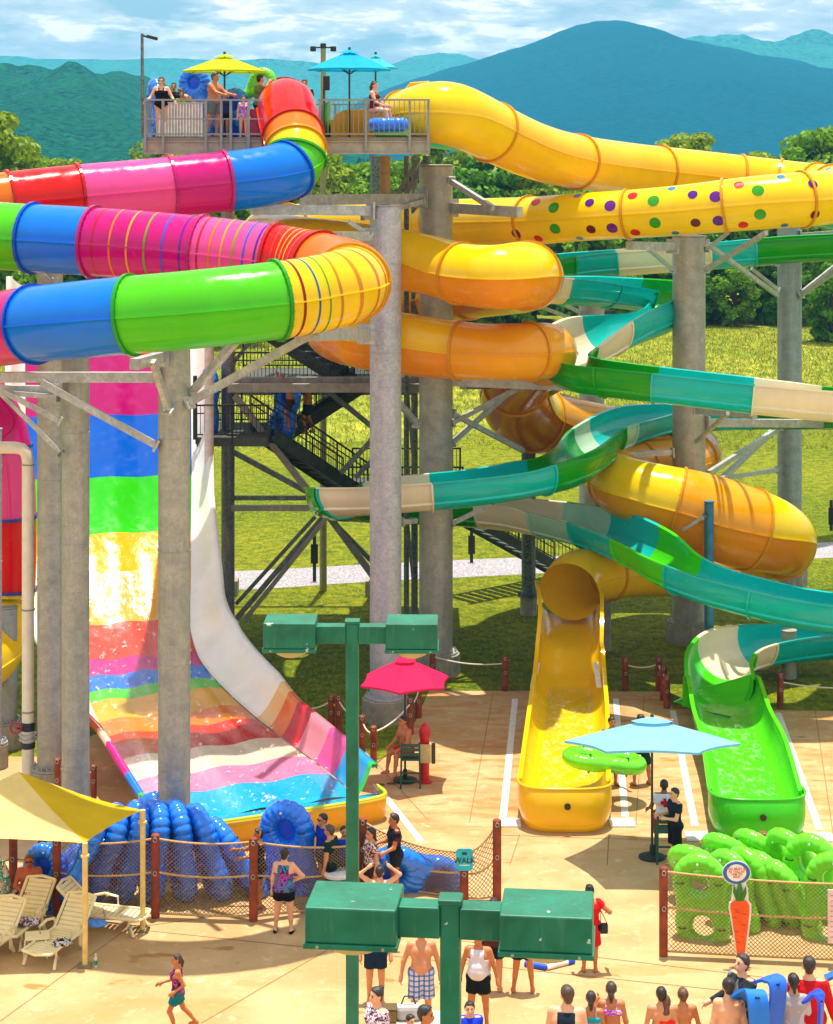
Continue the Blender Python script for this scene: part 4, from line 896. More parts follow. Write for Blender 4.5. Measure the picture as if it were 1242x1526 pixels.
t3 = thing('start_tub', 'pink start wall left of the red tube mouth', 'tub', px(392, 204, 56.5)); mb = MB()
x = px(393, 0, 57)[0]; mb.box((x-.55, 56.5, ZF), (x+.2, 56.6, ZF+.8)); mb.box((x-.55, 56.6, ZF), (x-.48, 58.6, ZF+.8)); mb.build('tub_shell', fiber('#d83a78'), t3, bevel=.03)
# platform light pole, floodlight pole, speaker
o = thing('light_pole', 'slim pole with a small dark floodlight at the left end of the platform', 'light pole', px(213, 204, 55.3))
mb = MB(); mb.tube(px(213, 205, 55.3), px(212, 50, 55.3), .05, .04); mb.build('pole', STD, o)
mb = MB(); mb.beam(px(213, 53, 55.3), px(222, 56, 55.3), .05); mb.build('bracket', DK, o)
mb = MB(); mb.beam(px(219, 54, 55.2), px(235, 58, 55.2), .22, .09); mb.build('lamp_head', DK, o, bevel=.02)
o = thing('light_pole', 'tall pole with a ring of floodlights rising behind the blue platform umbrella', 'light pole', gp(482, 880))
mb = MB(); g_ = gp(482, 880); mb.tube(g_, px(482, 68, g_[1]), .13, .09); mb.build('pole', plain('khaki', '#8f8c5c', .6), o)
for dx in (-.36, 0, .36):
    p = px(482, 70, g_[1]); mb = MB(); mb.box((p[0]+dx-.1, p[1]-.12, p[2]-.05-abs(dx)*.3), (p[0]+dx+.1, p[1]+.12, p[2]+.13-abs(dx)*.3)); mb.build('floodlight', DK, o, bevel=.02)
mb = MB(); p = px(482, 70, g_[1]); mb.beam(p-np.array([.42, 0, .02]), p+np.array([.42, 0, -.02]), .05); mb.build('crossbar', DK, o)
sp_ = thing('speaker_post', 'black loudspeaker box on a slim post at the platform edge', 'speaker', px(487, 204, 56))
mb = MB(); mb.tube(px(483, 205, 56), px(483, 130, 56), .025); mb.build('post', DK, sp_)
mb = MB(); p = px(487, 124, 56); mb.box((p[0]-.09, 55.85, p[2]-.2), (p[0]+.09, 56.05, p[2]+.2)); mb.build('speaker', plain('black', '#101214', .5), sp_, bevel=.015)
for X, Y0, Y1, gy in ((469, 798, 842, 866), (703, 786, 800, 838), (1239, 745, 766, 790)):
    g_ = gp(X, gy); o = thing('marker_post', 'black marker post on the lawn, ' + {469: 'seen through the tower bracing', 703: 'behind the dark stairs', 1239: 'at the right edge'}[X], 'post', g_)
    s = FOC/g_[1]; mb = MB(); mb.box((g_[0]-.06, g_[1]-.05, 0), (g_[0]+.06, g_[1]+.05, CAMH-(Y0-HOR)/s)); mb.build('post', DK, o)
    mb = MB(); zt = CAMH-(Y0-HOR)/s; mb.box((g_[0]-.13, g_[1]-.10, max(.2, zt-1.0)), (g_[0]+.13, g_[1]-.055, zt-.3)); mb.build('plate', plain('black', '#101214', .5), o)
# ================================================================ umbrellas
def umbrella(X, D, foot_z, zedge, r, col, label, sides=6, rot=0, hgt=.42, vent=True, tilt=(0, 0), pole='#3a3f40'):
    c = px(X, 0, D); root = thing('parasol', label, 'parasol', (c[0], D, foot_z)); m = plain('canvas'+col, col, .75, .06, 3, bmp=.1, trans=.35, spec=.2)
    zt = zedge+hgt
    mb = MB(); mb.tube((c[0], D, foot_z), (c[0], D, zt+.06), .028); mb.lathe((c[0], D, zt+.05), [(.03, 0), (.045, .03), (.03, .08), (.005, .1)], 10); mb.build('pole', plain('pole'+pole, pole, .4, metal=.3), root)
    if foot_z < 1: mb = MB(); mb.lathe((c[0], D, foot_z), [(.30, 0), (.30, .05), (.06, .09), (.05, .3)], 20); mb.build('base', DK, root)
    def pt(rr, k, u, z0):   # k: corner index (float), u radial fraction
        a = 2*math.pi*k/sides+rot; a0 = 2*math.pi*math.floor(k)/sides+rot; a1 = a0+2*math.pi/sides; f = k-math.floor(k)
        x = (math.cos(a0)*(1-f)+math.cos(a1)*f)*rr*u; y = (math.sin(a0)*(1-f)+math.sin(a1)*f)*rr*u
        sag = 1-.05*math.sin(math.pi*f)*u
        z = z0+hgt*(1-u**1.15)-.05*math.sin(math.pi*f)*u*(1-u)*2+.015*math.sin(math.pi*f)*u
        return (c[0]+x*sag, D+y*sag, z+tilt[0]*x+tilt[1]*y)
    ks = np.arange(0, sides, .125)
    mb = MB(); rows = [[pt(r, k, u, zedge) for k in ks] for u in np.linspace(.10, 1, 9)]; mb.grid(rows, True); 
    e = rows[-1]; mb.grid([e, [(p[0], p[1], p[2]-.05) for p in e]], True); mb.build('canopy', m, root, 'auto')
    if vent: mb = MB(); mb.grid([[(lambda q: (q[0], q[1], q[2]+.07))(pt(r, k, u, zedge)) for k in ks] for u in np.linspace(.01, .24, 3)], True); mb.build('vent_cap', m, root, 'auto')
    for k in range(sides):
        mb = MB(); a = pt(r, k, .06, zedge); b = pt(r, k, .98, zedge); mb.tube((a[0], a[1], a[2]-.04), (b[0], b[1], b[2]-.03), .012, n=5); h = pt(r, k, .5, zedge); mb.tube((c[0], D, zedge-.15), (h[0], h[1], h[2]-.03), .01, n=5); mb.build('rib', DK, root)
    return root
umbrella(335, 57, ZF, px(0, 106, 57)[2], 1.2, '#c8d810', 'yellow green parasol shading people on the platform', 8, .2)
umbrella(521, 57.2, ZF, px(0, 103, 57)[2], 1.18, '#12b4dc', 'turquoise parasol above the right half of the platform', 8, .1, .5)
umbrella(560, 60.5, ZF, px(0, 101, 60.5)[2], .65, '#50c4e0', 'small pale blue parasol half hidden behind the turquoise one', 6, .1, .35)
umbrella(604, 50.3, 0, 16-806/3000*50.3+.02, 1.2, '#e8205c', 'red parasol over the seated lifeguard', 6, .42, .56, tilt=(0, -.02))
umbrella(972, 44.9, 0, 16-896/3000*44.9, 1.95, '#8cccf4', 'large light blue parasol between the two flume ends', 6, -.12, .50, tilt=(0, -.17))
# ================================================================ inflatable double tubes
def infl_mat(col, key):
    return plain('vinyl_'+key, col, .16, .06, 3, coat=.5, bmp=.0, trans=.12, spec=.6)
def ring_tube_proto(col, key, rings=2, R=.40, r=.185, gap=.98, hc='#101820'):
    """figure eight inflatable: lies in the local XZ plane, centre at origin"""
    root = thing('inflatable_tube', None, 'inflatable tube'); 
    h = .022; cs = [(-gap/2), (gap/2)] if rings == 2 else [0]
    L = (gap/2 if rings == 2 else 0)+R+r+.08; n = [int(2*(r+.08)/h)+2, int(2*(R+r+.08)/h)+2, int(2*L/h)+2]
    ax = [(-(k-1)/2+np.arange(k))*h for k in n]   # x thickness, y width, z length
    X, Y, Z = np.meshgrid(*ax, indexing='ij'); F = np.full(X.shape, 9.)
    for c in cs:
        rho = np.hypot(Y, Z-c); an = np.arctan2(Z-c, Y)
        rib = (.034 if key == 'blue' else .014)*np.abs(np.sin(an*9))**.6*np.clip(1.3-np.abs(rho-R)*2, 0, 1)
        d = np.hypot(rho-R, X)-(r-.012+rib*1.0); k = .10; H = np.maximum(k-np.abs(F-d), 0)/k; F = np.minimum(F, d)-H*H*k*.25
    if rings == 2:   # bridging side chambers
        for s in (-1, 1):
            d = np.hypot(np.hypot(X, Y-s*R*.96), np.maximum(np.abs(Z)-gap*.38, 0))-(r-.03); k = .12; H = np.maximum(k-np.abs(F-d), 0)/k; F = np.minimum(F, d)-H*H*k*.25
    V, Q = surfnet(F, np.array([a[0] for a in ax]), h)
    mb = MB(); mb.add(V, Q.tolist()); body = mb.build('air_chamber', infl_mat(col, key), root, True)
    # backs of the seats: thin floor of each ring
    for c in cs:
        mb = MB(); mb.lathe((0, 0, 0), [(.01, -.03), (R*.95, 0), (.01, .03)], 24); mb.v = [(p[2], p[0], p[1]+c) for p in mb.v]
        if key == 'blue': mb.build('seat_floor', plain('vfloor_'+key, {'blue': '#0a50d8', 'green': '#4a9a10'}[key], .35, .1, 4), root)
    Lz = (gap/2 if rings == 2 else 0)
    for s in (-1, 1):
        for c in cs:
            for sx in (-1, 1):
                mb = MB(); y0 = s*R; mb.poly([(sx*(r-.015), y0-.09, c), (sx*(r+.03), y0-.06, c), (sx*(r+.045), y0, c), (sx*(r+.03), y0+.06, c), (sx*(r-.015), y0+.09, c)], .013, 6); mb.build('handle', plain('handle', hc, .5), root)
    mb = MB(); mb.tube((-(r+.005), 0, Lz+R), (-(r+.03), 0, Lz+R), .025, n=10); mb.build('valve', plain('valve_w', '#e8e8e8', .4), root)
    return root
from mathutils import Matrix, Euler
PB = ring_tube_proto('#1280ff', 'blue', r=.185); PGt = ring_tube_proto('#6ee010', 'green', r=.19, R=.42)
usedt = set()
def put(proto, pos, rot, label, group, sc=1.0):
    o = proto if id(proto) not in usedt else dup(proto); usedt.add(id(proto))
    o.location = [float(v) for v in pos]; o.rotation_euler = Euler(rot, 'XYZ'); o.scale = (sc, sc, sc); return tag(o, label, 'inflatable tube', group)
def tubeat(proto, X, Yc, D, tilt, yaw, label, group, sc=1.0, lean=0):
    """upright tube: tilt rolls its top sideways (deg, + to the right), yaw turns its broad face"""
    p = px(X, Yc, D); M = Matrix.Rotation(math.radians(tilt), 3, 'Y') @ Matrix.Rotation(math.radians(lean), 3, 'X') @ Matrix.Rotation(math.radians(yaw), 3, 'Z')
    return put(proto, p, M.to_euler(), label, group, sc)
GB = 'blue double tubes stacked behind the net'
for X, Y, D, t, y, l in ((118, 1275, 42.0, 24, 20, 'blue tube at the left end of the stack, behind the canopy pole'), (155, 1273, 42.2, 19, 20, 'blue tube second from the left end of the stack'),
        (192, 1270, 42.3, 13, 22, 'blue tube left of the right canopy pole'), (229, 1268, 42.4, 5, 22, 'blue tube behind the left wooden net post'), (268, 1268, 42.5, -6, 24, 'blue tube in front of the grey pillar foot'),
        (309, 1271, 42.6, -17, 26, 'blue tube leaning left, showing its rounded back'), (352, 1284, 42.9, -32, 26, 'blue tube leaning lowest at the right end of the stack'), (244, 1252, 43.9, -14, 74, 'blue tube perched behind, its top above the stack')):
    tubeat(PB, X, Y, D, t, y, l, GB, 1.0)
tubeat(PB, 432, 1272, 42.9, -6, 68, 'big blue tube standing on end beside the queue', 'blue double tubes in the queue', 1.05)
tubeat(PB, 618, 1306, 42.9, -72, 78, 'blue tube lying on its side held by the man in black', 'blue double tubes in the queue', 1.0, lean=12)
tubeat(PB, 62, 1318, 41.9, 10, 70, 'blue tube standing behind the seated shirtless man', 'blue double tubes in the queue', .8)
GG = 'green double tubes behind the carrot sign'
for X, Y, D, t, y, sc, l in ((1046, 1346, 40.4, -4, 72, .92, 'green tube standing left of the carrot sign with both holes showing'), (1092, 1338, 41.0, -10, 44, .92, 'green tube right behind the carrot sign'), (1122, 1332, 41.3, -16, 38, .92, 'green tube leaning behind the speech bubble'),
        (1150, 1336, 41.3, -22, 34, .92, 'green tube leaning right of the carrot sign'), (1178, 1346, 41.1, -28, 32, .92, 'green tube leaning lower to the right of the carrot sign'), (1060, 1300, 42.4, -62, 40, .9, 'green tube lying on top behind the standing one'),
        (1108, 1284, 42.8, -58, 34, .9, 'green tube lying on top at the back left'), (1152, 1282, 43.0, -52, 30, .9, 'green tube lying on top in the middle of the pile'), (1196, 1290, 42.4, -40, 34, .9, 'green tube lying at the back right of the pile'),
        (1206, 1318, 41.5, 4, 60, .96, 'green tube standing on the right with its upper hole visible'), (1240, 1348, 40.3, 5, 66, .96, 'green tube standing furthest right, cut by the photo edge')):
    tubeat(PGt, X, Y, D, t, y, l, GG, sc)
# tubes on the platform
for X, Y, D, t, y, sc, l in ((232, 165, 56.6, 0, 20, .85, 'blue tube standing behind the woman in the black swimsuit'), (290, 143, 58.5, 0, 75, .8, 'blue tube standing behind the white slats, its round top showing'), (350, 176, 57.2, 0, 60, .8, 'blue tube standing right of the man in grey shorts'),
        (325, 178, 57.6, 0, 30, .8, 'blue tube standing behind the man in grey shorts')):
    tubeat(PB, X, Y, D, t, y, l, 'blue double tubes on the platform', sc)
put(PB, px(580, 186, 56.0), (0, math.radians(90), math.radians(90)), 'blue tube lying flat on top on the platform right side', 'blue double tubes on the platform', .95)
put(PGt, px(584, 196.5, 56.1), (0, math.radians(90), math.radians(88)), 'green tube lying flat under a blue one on the platform', 'green double tubes away from the pile', .8)
tubeat(PGt, 384, 138, 58.2, 25, 70, 'green tube lifted by the man on the platform', 'green double tubes away from the pile', .7)
put(PGt, px(901, 1133, 48.6), (math.radians(0), math.radians(86+12), math.radians(8)), 'green tube carried level by two people behind the blue parasol', 'green double tubes away from the pile', .95)
tubeat(PB, 425, 612, 64.6, 10, 40, 'blue tube carried up the dark stairs by two people', 'blue double tubes on the stairs', 1.0)
tubeat(PB, 312, 600, 64.0, 0, 20, 'dark blue tube at the left end of the stair landing', 'blue double tubes on the stairs', 1.05)
# ================================================================ wooden posts, ropes, nets
WOOD = plain('red_wood', '#8e3c1c', .75, .35, 3, bmp=.3); ROPE = plain('rope', '#c7a06a', .85, .2, 30); ROPW = plain('white_rope', '#ddd2bc', .85, .1, 30); NET = plain('net_cord', '#8c7048', .85, .2, 30)
def wpost(par, X, Yb, Yt, w):
    g_ = gp(X, Yb); s = FOC/g_[1]; h = (Yb-Yt)/s; r = w/2/s
    mb = MB(); mb.lathe((g_[0], g_[1], 0), [(r, 0), (r, h-.02), (r-.02, h)], 12); o = mb.build('post', WOOD, par, 'auto')
    for f in (.95, .55):
        mb = MB(); p = np.array([g_[0], g_[1]-r, h*f]); mb.poly([p+np.array([math.cos(a)*.035, -.015, math.sin(a)*.045]) for a in np.linspace(0, 6.28, 10, endpoint=False)], .010, 5, True); mb.build('rope_eye', plain('zinc', '#b0b0ac', .4, metal=.6), o)
    return g_, h
def sagline(a, b, sag, n=14):
    a = np.array(a, float); b = np.array(b, float); return [a+(b-a)*t-np.array([0, 0, 4*sag*t*(1-t)]) for t in np.linspace(0, 1, n)]
def fence(label, posts, ropes=(.95, .55, .06), sag=.08, net=True, rope=None, w=13, group='rope fences with wooden posts', skip=()):
    root = thing('rope_fence', label, 'rope fence', gp(posts[0][0], posts[0][1]), group); P_ = []
    for (X, Yb, Yt) in posts: P_.append(wpost(root, X, Yb, Yt, w))
    for k in range(len(P_)-1):
        if k in skip: continue
        (a, ha), (b, hb) = P_[k], P_[k+1]
        for f in ropes:
            mb = MB(); mb.poly(sagline((a[0], a[1], ha*f), (b[0], b[1], hb*f), sag*(1 if f > .3 else .2)), .022, 6); mb.build('rope', rope or ROPE, root, True)
        if net:
            d = b-a; L = np.linalg.norm(d[:2]); n = int(L/.085); mb = MB(); H0, H1 = ropes[-1], ropes[0]
            def pt(u, v):   # u along 0..1, v height 0..1
                top = (ha+(hb-ha)*u)*H1-4*sag*u*(1-u); bo = (ha+(hb-ha)*u)*H0
                return np.array([a[0]+d[0]*u, a[1]+d[1]*u+.015*math.sin(u*40), bo+(top-bo)*v])
            hh = ha*(H1-H0)/.085; K = int(n+hh)
            for c in range(K):
                for s in (1, -1):
                    pts = []
                    for v in np.linspace(0, 1, 9):
                        u = (c-v*hh)/n if s == 1 else (c-hh+v*hh)/n
                        if 0 <= u <= 1: pts.append(pt(u, v))
                    if len(pts) > 1: mb.poly(pts, .0075, 3)
            q = mb.build('net', NET, root)
    return root
fence('rope and net fence in front of the blue tubes with four tall posts', [(85, 1364, 1248), (232, 1368, 1243), (378, 1373, 1248), (531, 1352, 1255)])
fence('net fence with a high top rope right of the near lamp post', [(541, 1318, 1219), (692, 1342, 1266), (741, 1342, 1221)], sag=.16)
fence('rope fence of dark posts behind the loungers', [(-60, 1345, 1240), (20, 1325, 1240), (63, 1310, 1240)], net=False)
fence('rope and net fence round the green tubes', [(989, 1425, 1292), (1300, 1440, 1312)], sag=.06)
fence('short rope fence left of the yellow flume on the lawn edge', [(645, 1018, 968), (753, 1030, 978)], net=False, ropes=(.8,), rope=ROPW, sag=.12, w=9)
fence('rope fence on the lawn edge between both flumes', [(932, 1030, 980), (982, 1030, 979), (989, 1044, 992), (994, 1056, 1006)], net=False, ropes=(.8,), rope=ROPW, sag=.10, w=10)
fence('rope fence on the lawn right of the green flume', [(1163, 1055, 1003), (1300, 1062, 1010)], net=False, ropes=(.75,), rope=ROPW, sag=.10, w=10)
fence('rope fence of seven posts running from the rainbow slide to the red parasol', [(445, 1090, 1047), (494, 1090, 1036), (505, 1092, 1036), (540, 1128, 1066), (557, 1141, 1082), (612, 1095, 1040), (624, 1070, 1022)], net=False, ropes=(.85,), rope=ROPW, sag=.12, w=10)
fence('single dark post pair behind the left pillars', [(86, 1200, 1130), (140, 1190, 1140)], net=False, ropes=(.8,), w=9)
g_ = gp(1138, 1262); o = thing('bollard', 'red topped wooden bollard behind the green tubes', 'bollard', g_); wpost(o, 1138, 1290, 1240, 14)
# ================================================================ signs
def text(parent, s, loc, size, mat, rz=0, name='lettering', ext=.003, align='CENTER', rx=math.pi/2):
    cu = bpy.data.curves.new(name, 'FONT'); cu.body = s; cu.size = size; cu.align_x = align; cu.align_y = 'CENTER'; cu.extrude = ext; cu.materials.append(mat); cu.offset = size*.02; cu.space_line = .82
    t_ = bpy.data.objects.new('tmp', cu); COL.objects.link(t_); bpy.context.view_layer.update(); me = bpy.data.meshes.new_from_object(t_); bpy.data.objects.remove(t_); me.name = name; o = bpy.data.objects.new(name, me); COL.objects.link(o); o.rotation_euler = (rx, 0, rz); w = wloc(parent); o.location = [float(v) for v in (np.array(loc)-w)]; o.parent = parent; return o
sg = thing('walk_sign', 'small turquoise sign reading WALK on the wooden net post', 'sign', gp(692, 1343)); D = gp(692, 1342)[1]-.12
c = px(692.5, 1281, D); s = FOC/D; w_, h_ = 25/s/2, 33/s/2
def rounded(c, w, h, r, th, axis=1, n=6, bulge=0):
    pts = []
    for (sx, sz, a0) in ((1, 1, 0), (-1, 1, 90), (-1, -1, 180), (1, -1, 270)):
        for k in range(n+1): a = math.radians(a0+90*k/n); pts.append((c[0]+sx*(w-r)+r*math.cos(a), c[2]+sz*(h-r)+r*math.sin(a)))
    mb = MB(); f = [(x, c[1]-th/2, z) for x, z in pts]; b = [(x, c[1]+th/2, z) for x, z in pts]; mb.grid([f, b], True, True); mb.cap(f); mb.cap(b, True); return mb
rounded(c, w_, h_, .07, .02).build('panel', plain('turq', '#12b4cc', .4), sg)
text(sg, 'WALK', (c[0], c[1]-.014, c[2]-.02), .16, plain('signdark', '#0c3a4a', .5)); 
mb = MB(); mb.box((c[0]-.11, c[1]-.016, c[2]-.12), (c[0]+.11, c[1]-.0105, c[2]-.105)); mb.build('underline', plain('signpale', '#d8f0f0', .5), sg)
rounded((c[0], c[1]-.011, c[2]+.13), .055, .03, .028, .01).build('emblem', plain('signdark', '#0c3a4a', .5), sg)
# carrot height sign with a speech bubble
sg = thing('height_sign', 'flat carrot shaped height sign with a blue speech bubble on top', 'sign', gp(1102, 1432)); D = gp(1102, 1432)[1]-.25; s = FOC/D
def outline(pts, D, th): 
    mb = MB(); f = [tuple(px(x, y, D-th/2)) for x, y in pts]; b = [(p[0], p[1]+th, p[2]) for p in f]; mb.grid([f, b], True, True); mb.cap(f); mb.cap(b, True); return mb
car = [(1104, 1428), (1099, 1424), (1096, 1400), (1092, 1372), (1089, 1354), (1090, 1346), (1096, 1342), (1106, 1341), (1113, 1343), (1117, 1349), (1117, 1362), (1114, 1390), (1111, 1416), (1108, 1426)]
cx_, cy_ = 1103, 1384
big = [(cx_+(x-cx_)*1.16+(1 if x > cx_ else -1)*.8, cy_+(y-cy_)*1.03) for x, y in car]
WS = plain('sign_white', '#f2ece4', .45)
outline(big, D+.02, .02).build('backing', WS, sg); outline(car, D-.005, .02).build('carrot', plain('carrot', '#f0560c', .4), sg)
for X, w0, Yt in ((1096, 3, 1318), (1103, 4, 1312), (1110, 3, 1320)):
    outline([(1100+(X-1103)*.35, 1343), (X-w0, Yt+12), (X+(X-1103)*.3, Yt), (X+w0, Yt+12), (1106+(X-1103)*.35, 1343)], D-.006-.002*(X-1096), .02).build('carrot_leaf', plain('carrot_leaf', '#2a7a1c', .5), sg)
outline([(1090, 1343), (1092, 1322), (1096, 1313), (1103, 1307), (1111, 1314), (1115, 1324), (1116, 1343)], D+.021, .02).build('leaf_backing', WS, sg)
for k, (x0, x1, y) in enumerate(((1094, 1099, 1355), (1096, 1103, 1359), (1107, 1114, 1362), (1093, 1098, 1367), (1106, 1112, 1378), (1095, 1101, 1388), (1105, 1110, 1396), (1098, 1103, 1404))):
    mb = MB(); a = px(x0, y, D-.017); b = px(x1, y+.6, D-.017); mb.beam(a, b, .006, .012); mb.build('crease', plain('crease', '#a8340a', .5), sg)
th = np.linspace(0, 2*math.pi, 36, endpoint=False)
def ell(cx, cy, a, b): return [(cx+a*math.cos(t), cy-b*math.sin(t)) for t in th]
outline(ell(1098, 1301, 21.5, 18), D+.018, .02).build('bubble_backing', WS, sg); outline(ell(1098, 1301, 20, 16.5), D-.006, .02).build('speech_bubble', plain('bubble_blue', '#2468b0', .4), sg)
outline(ell(1098, 1301, 14.5, 12.5), D-.018, .02).build('bubble_face', WS, sg)
text(sg, 'YOU MUST BE\nAS TALL AS\nI AM TO\nRIDE', px(1098, 1301, D-.031), .062, plain('orange_ink', '#e0561c', .5), ext=.001)
sg = thing('notice_board', 'white notice on the rope at the right photo edge', 'sign', gp(1250, 1436)); D = gp(1250, 1436)[1]-.2; a = px(1234, 1326, D); b = px(1268, 1406, D)
mb = MB(); mb.box((a[0], D, b[2]), (b[0], D+.02, a[2])); mb.build('panel', plain('notice', '#e8c8c8', .5), sg)
for k in range(9):
    z = a[2]-.12-.1*k; mb = MB(); mb.box((a[0]+.05, D-.004, z), (b[0]-.05, D-.0005, z+.014)); mb.build('text_line', plain('notice_ink', '#b08888', .6), sg)
# ================================================================ lamp posts in front
LGRN, nt, bs, out = newmat('lamp_green_paint'); v = coords(nt, 'World')
c = ramp(nt, noise(nt, v, 3, 5, .6), [(.3, srgb('#0a5c40')), (.7, srgb('#12785a'))])
c = mix(nt, c, srgb('#5a8a70'), ramp(nt, noise(nt, coords(nt, 'World', (9, 9, .8)), 2.5, 6, .7), [(.55, g1(0)), (.75, g1(.5))]))
c = mix(nt, c, srgb('#d8dcd0'), ramp(nt, noise(nt, v, 9, 3, .6), [(.70, g1(0)), (.73, g1(.8))]))
c = mix(nt, c, srgb('#0a3024'), ramp(nt, noise(nt, v, 22, 5, .7), [(.62, g1(0)), (.75, g1(.6))]))
nt.links.new(c, bs.inputs['Base Color']); nt.links.new(ramp(nt, noise(nt, v, 6, 4), [(.3, g1(.3)), (.7, g1(.6))]), bs.inputs['Roughness']); bump(nt, bs, noise(nt, v, 14, 4), .12, .01); LGL = plain('lamp_glass', '#e8d89a', .15, .05, 3, trans=.5)
def lamp(label, poleX, D, topY, polew, armY, armh, heads, yaw):
    s = FOC/D; c = px(poleX, topY, D); r = polew/2/s; root = thing('lamp_post', label, 'lamp post', (c[0], D, 0), 'green double headed lamp posts')
    mb = MB(); mb.box((-r, -r, 0), (r, r, c[2]), math.radians(yaw), (c[0], D, 0)); mb.build('pole', LGRN, root, bevel=.012)
    mb = MB(); mb.box((-r-.012, -r-.012, 0), (r+.012, r+.012, .035), math.radians(yaw), (c[0], D, c[2])); mb.build('pole_cap', LGRN, root, bevel=.008)
    za = px(0, armY, D)[2]; ah = armh/s
    ca, sa = math.cos(math.radians(yaw)), math.sin(math.radians(yaw))
    for (dx, w, dp, h) in heads:
        cx = dx/s/ca; x0, x1 = (cx-w/2, cx+w/2); inner = x0 if dx > 0 else x1; pr = r if dx > 0 else -r
        mb = MB(); mb.box((min(pr, inner), -.09, -ah), (max(pr, inner), .09, 0), math.radians(yaw), (c[0], D, za)); mb.build('arm', LGRN, root, bevel=.008)
        P0 = (c[0]+cx*ca, D+cx*sa, za-ah*.5)
        mb = MB(); mb.box((-w/2, -dp/2, -h*.36), (w/2, dp/2, h*.5), math.radians(yaw), P0); hd = mb.build('lamp_head', LGRN, root, bevel=.012)
        mb = MB(); mb.box((-w/2-.012, -dp/2-.012, -h*.5), (w/2+.012, dp/2+.012, -h*.363), math.radians(yaw), P0); mb.build('door_frame', LGRN, hd, bevel=.008)
        for sx in (-1, 1):
            lx_, ly_ = sx*w*.36, -dp/2-.012; wx = P0[0]+lx_*ca-ly_*sa; wy = P0[1]+lx_*sa+ly_*ca
            mb = MB(); mb.tube((wx, wy-.006, P0[2]-h*.43), (wx, wy+.004, P0[2]-h*.43), .012, n=8); mb.build('latch_screw', plain('zinc', '#b0b0ac', .4, metal=.6), hd)
        mb = MB(); mb.lathe((P0[0], P0[1], P0[2]-h*.5), [(.02, -.11), (w*.15, -.10), (w*.28, -.065), (w*.36, 0)], 24); mb.build('glass_bowl', LGL, hd, True)
    return root
lamp('green double lamp post reaching up past the red parasol, the further one', 525.5, 23.5, 928, 19, 931, 26, ((-92, .60, .50, .34), (89, .60, .50, .34)), -1)
lamp('large green double lamp post in the very front, cut by the bottom edge', 672, 14.2, 1343, 30, 1347, 46, ((-143, .64, .52, .29), (143, .64, .52, .29)), -6)
# ================================================================ canopy and loungers
can = thing('shade_canopy', 'yellow fabric shade canopy on slim poles above the loungers', 'canopy', gp(125, 1440)); CY = plain('canopy_fabric', '#f2d888', .8, .08, 1.5, bmp=.1, trans=.3, spec=.1)
A_ = px(127, 1256, 39); B_ = px(213, 1207, 40.75); Ap = px(28, 1150, 41.0); C_ = px(-200, 1245, 38.6); D_ = px(-60, 1190, 42.8); E_ = px(84, 1170, 42.0)
def cpanel(a, b, top, top2=None, sag=.05, n=14):
    rows = []
    for i in range(n+1):
        t = i/n; e = a+(b-a)*t; mid = (a+b)/2; inward = (top-mid); inward = inward/np.linalg.norm(inward); e = e+inward*sag*4*t*(1-t)
        tt = top if top2 is None else top+(top2-top)*t
        rows.append([e+(tt-e)*u+np.array([0, 0, -.05*math.sin(math.pi*u)]) for u in np.linspace(0, 1, 8)])
    return rows
for (a, b, t, t2) in ((C_, A_, Ap, None), (A_, B_, Ap, E_), (B_, D_, E_, Ap), (D_, C_, Ap, None)):
    mb = MB(); mb.grid(cpanel(a, b, t, t2)); mb.build('canopy_panel', CY if a is not A_ else plain('canopy_side_shaded', '#d8b81c', .8, .08, 1.5, bmp=.1, trans=.3, spec=.1), can, True)  # lit cream and shaded yellow put into the panel colours of one fabric
POLY = plain('pole_cream', '#e6c878', .5)
for (X, Yb, P0) in ((126, 1440, A_), (212, 1387, B_), (-190, 1440, C_)):
    g_ = np.array([P0[0], P0[1], 0]); mb = MB(); mb.tube(g_, P0, .055, n=14); mb.build('pole', POLY, can, True)
    mb = MB(); mb.box((g_[0]-.13, g_[1]-.13, .013), (g_[0]+.13, g_[1]+.13, .05)); mb.build('foot_plate', plain('foot', '#8a7a58', .6), can)
    mb = MB(); mb.lathe((g_[0], g_[1], P0[2]-.28), [(.06, 0), (.085, .01), (.085, .05), (.06, .06)], 14); mb.build('clamp', POLY, can)
PLA = plain('lounger_plastic', '#f0e0b0', .45, .05, 4)
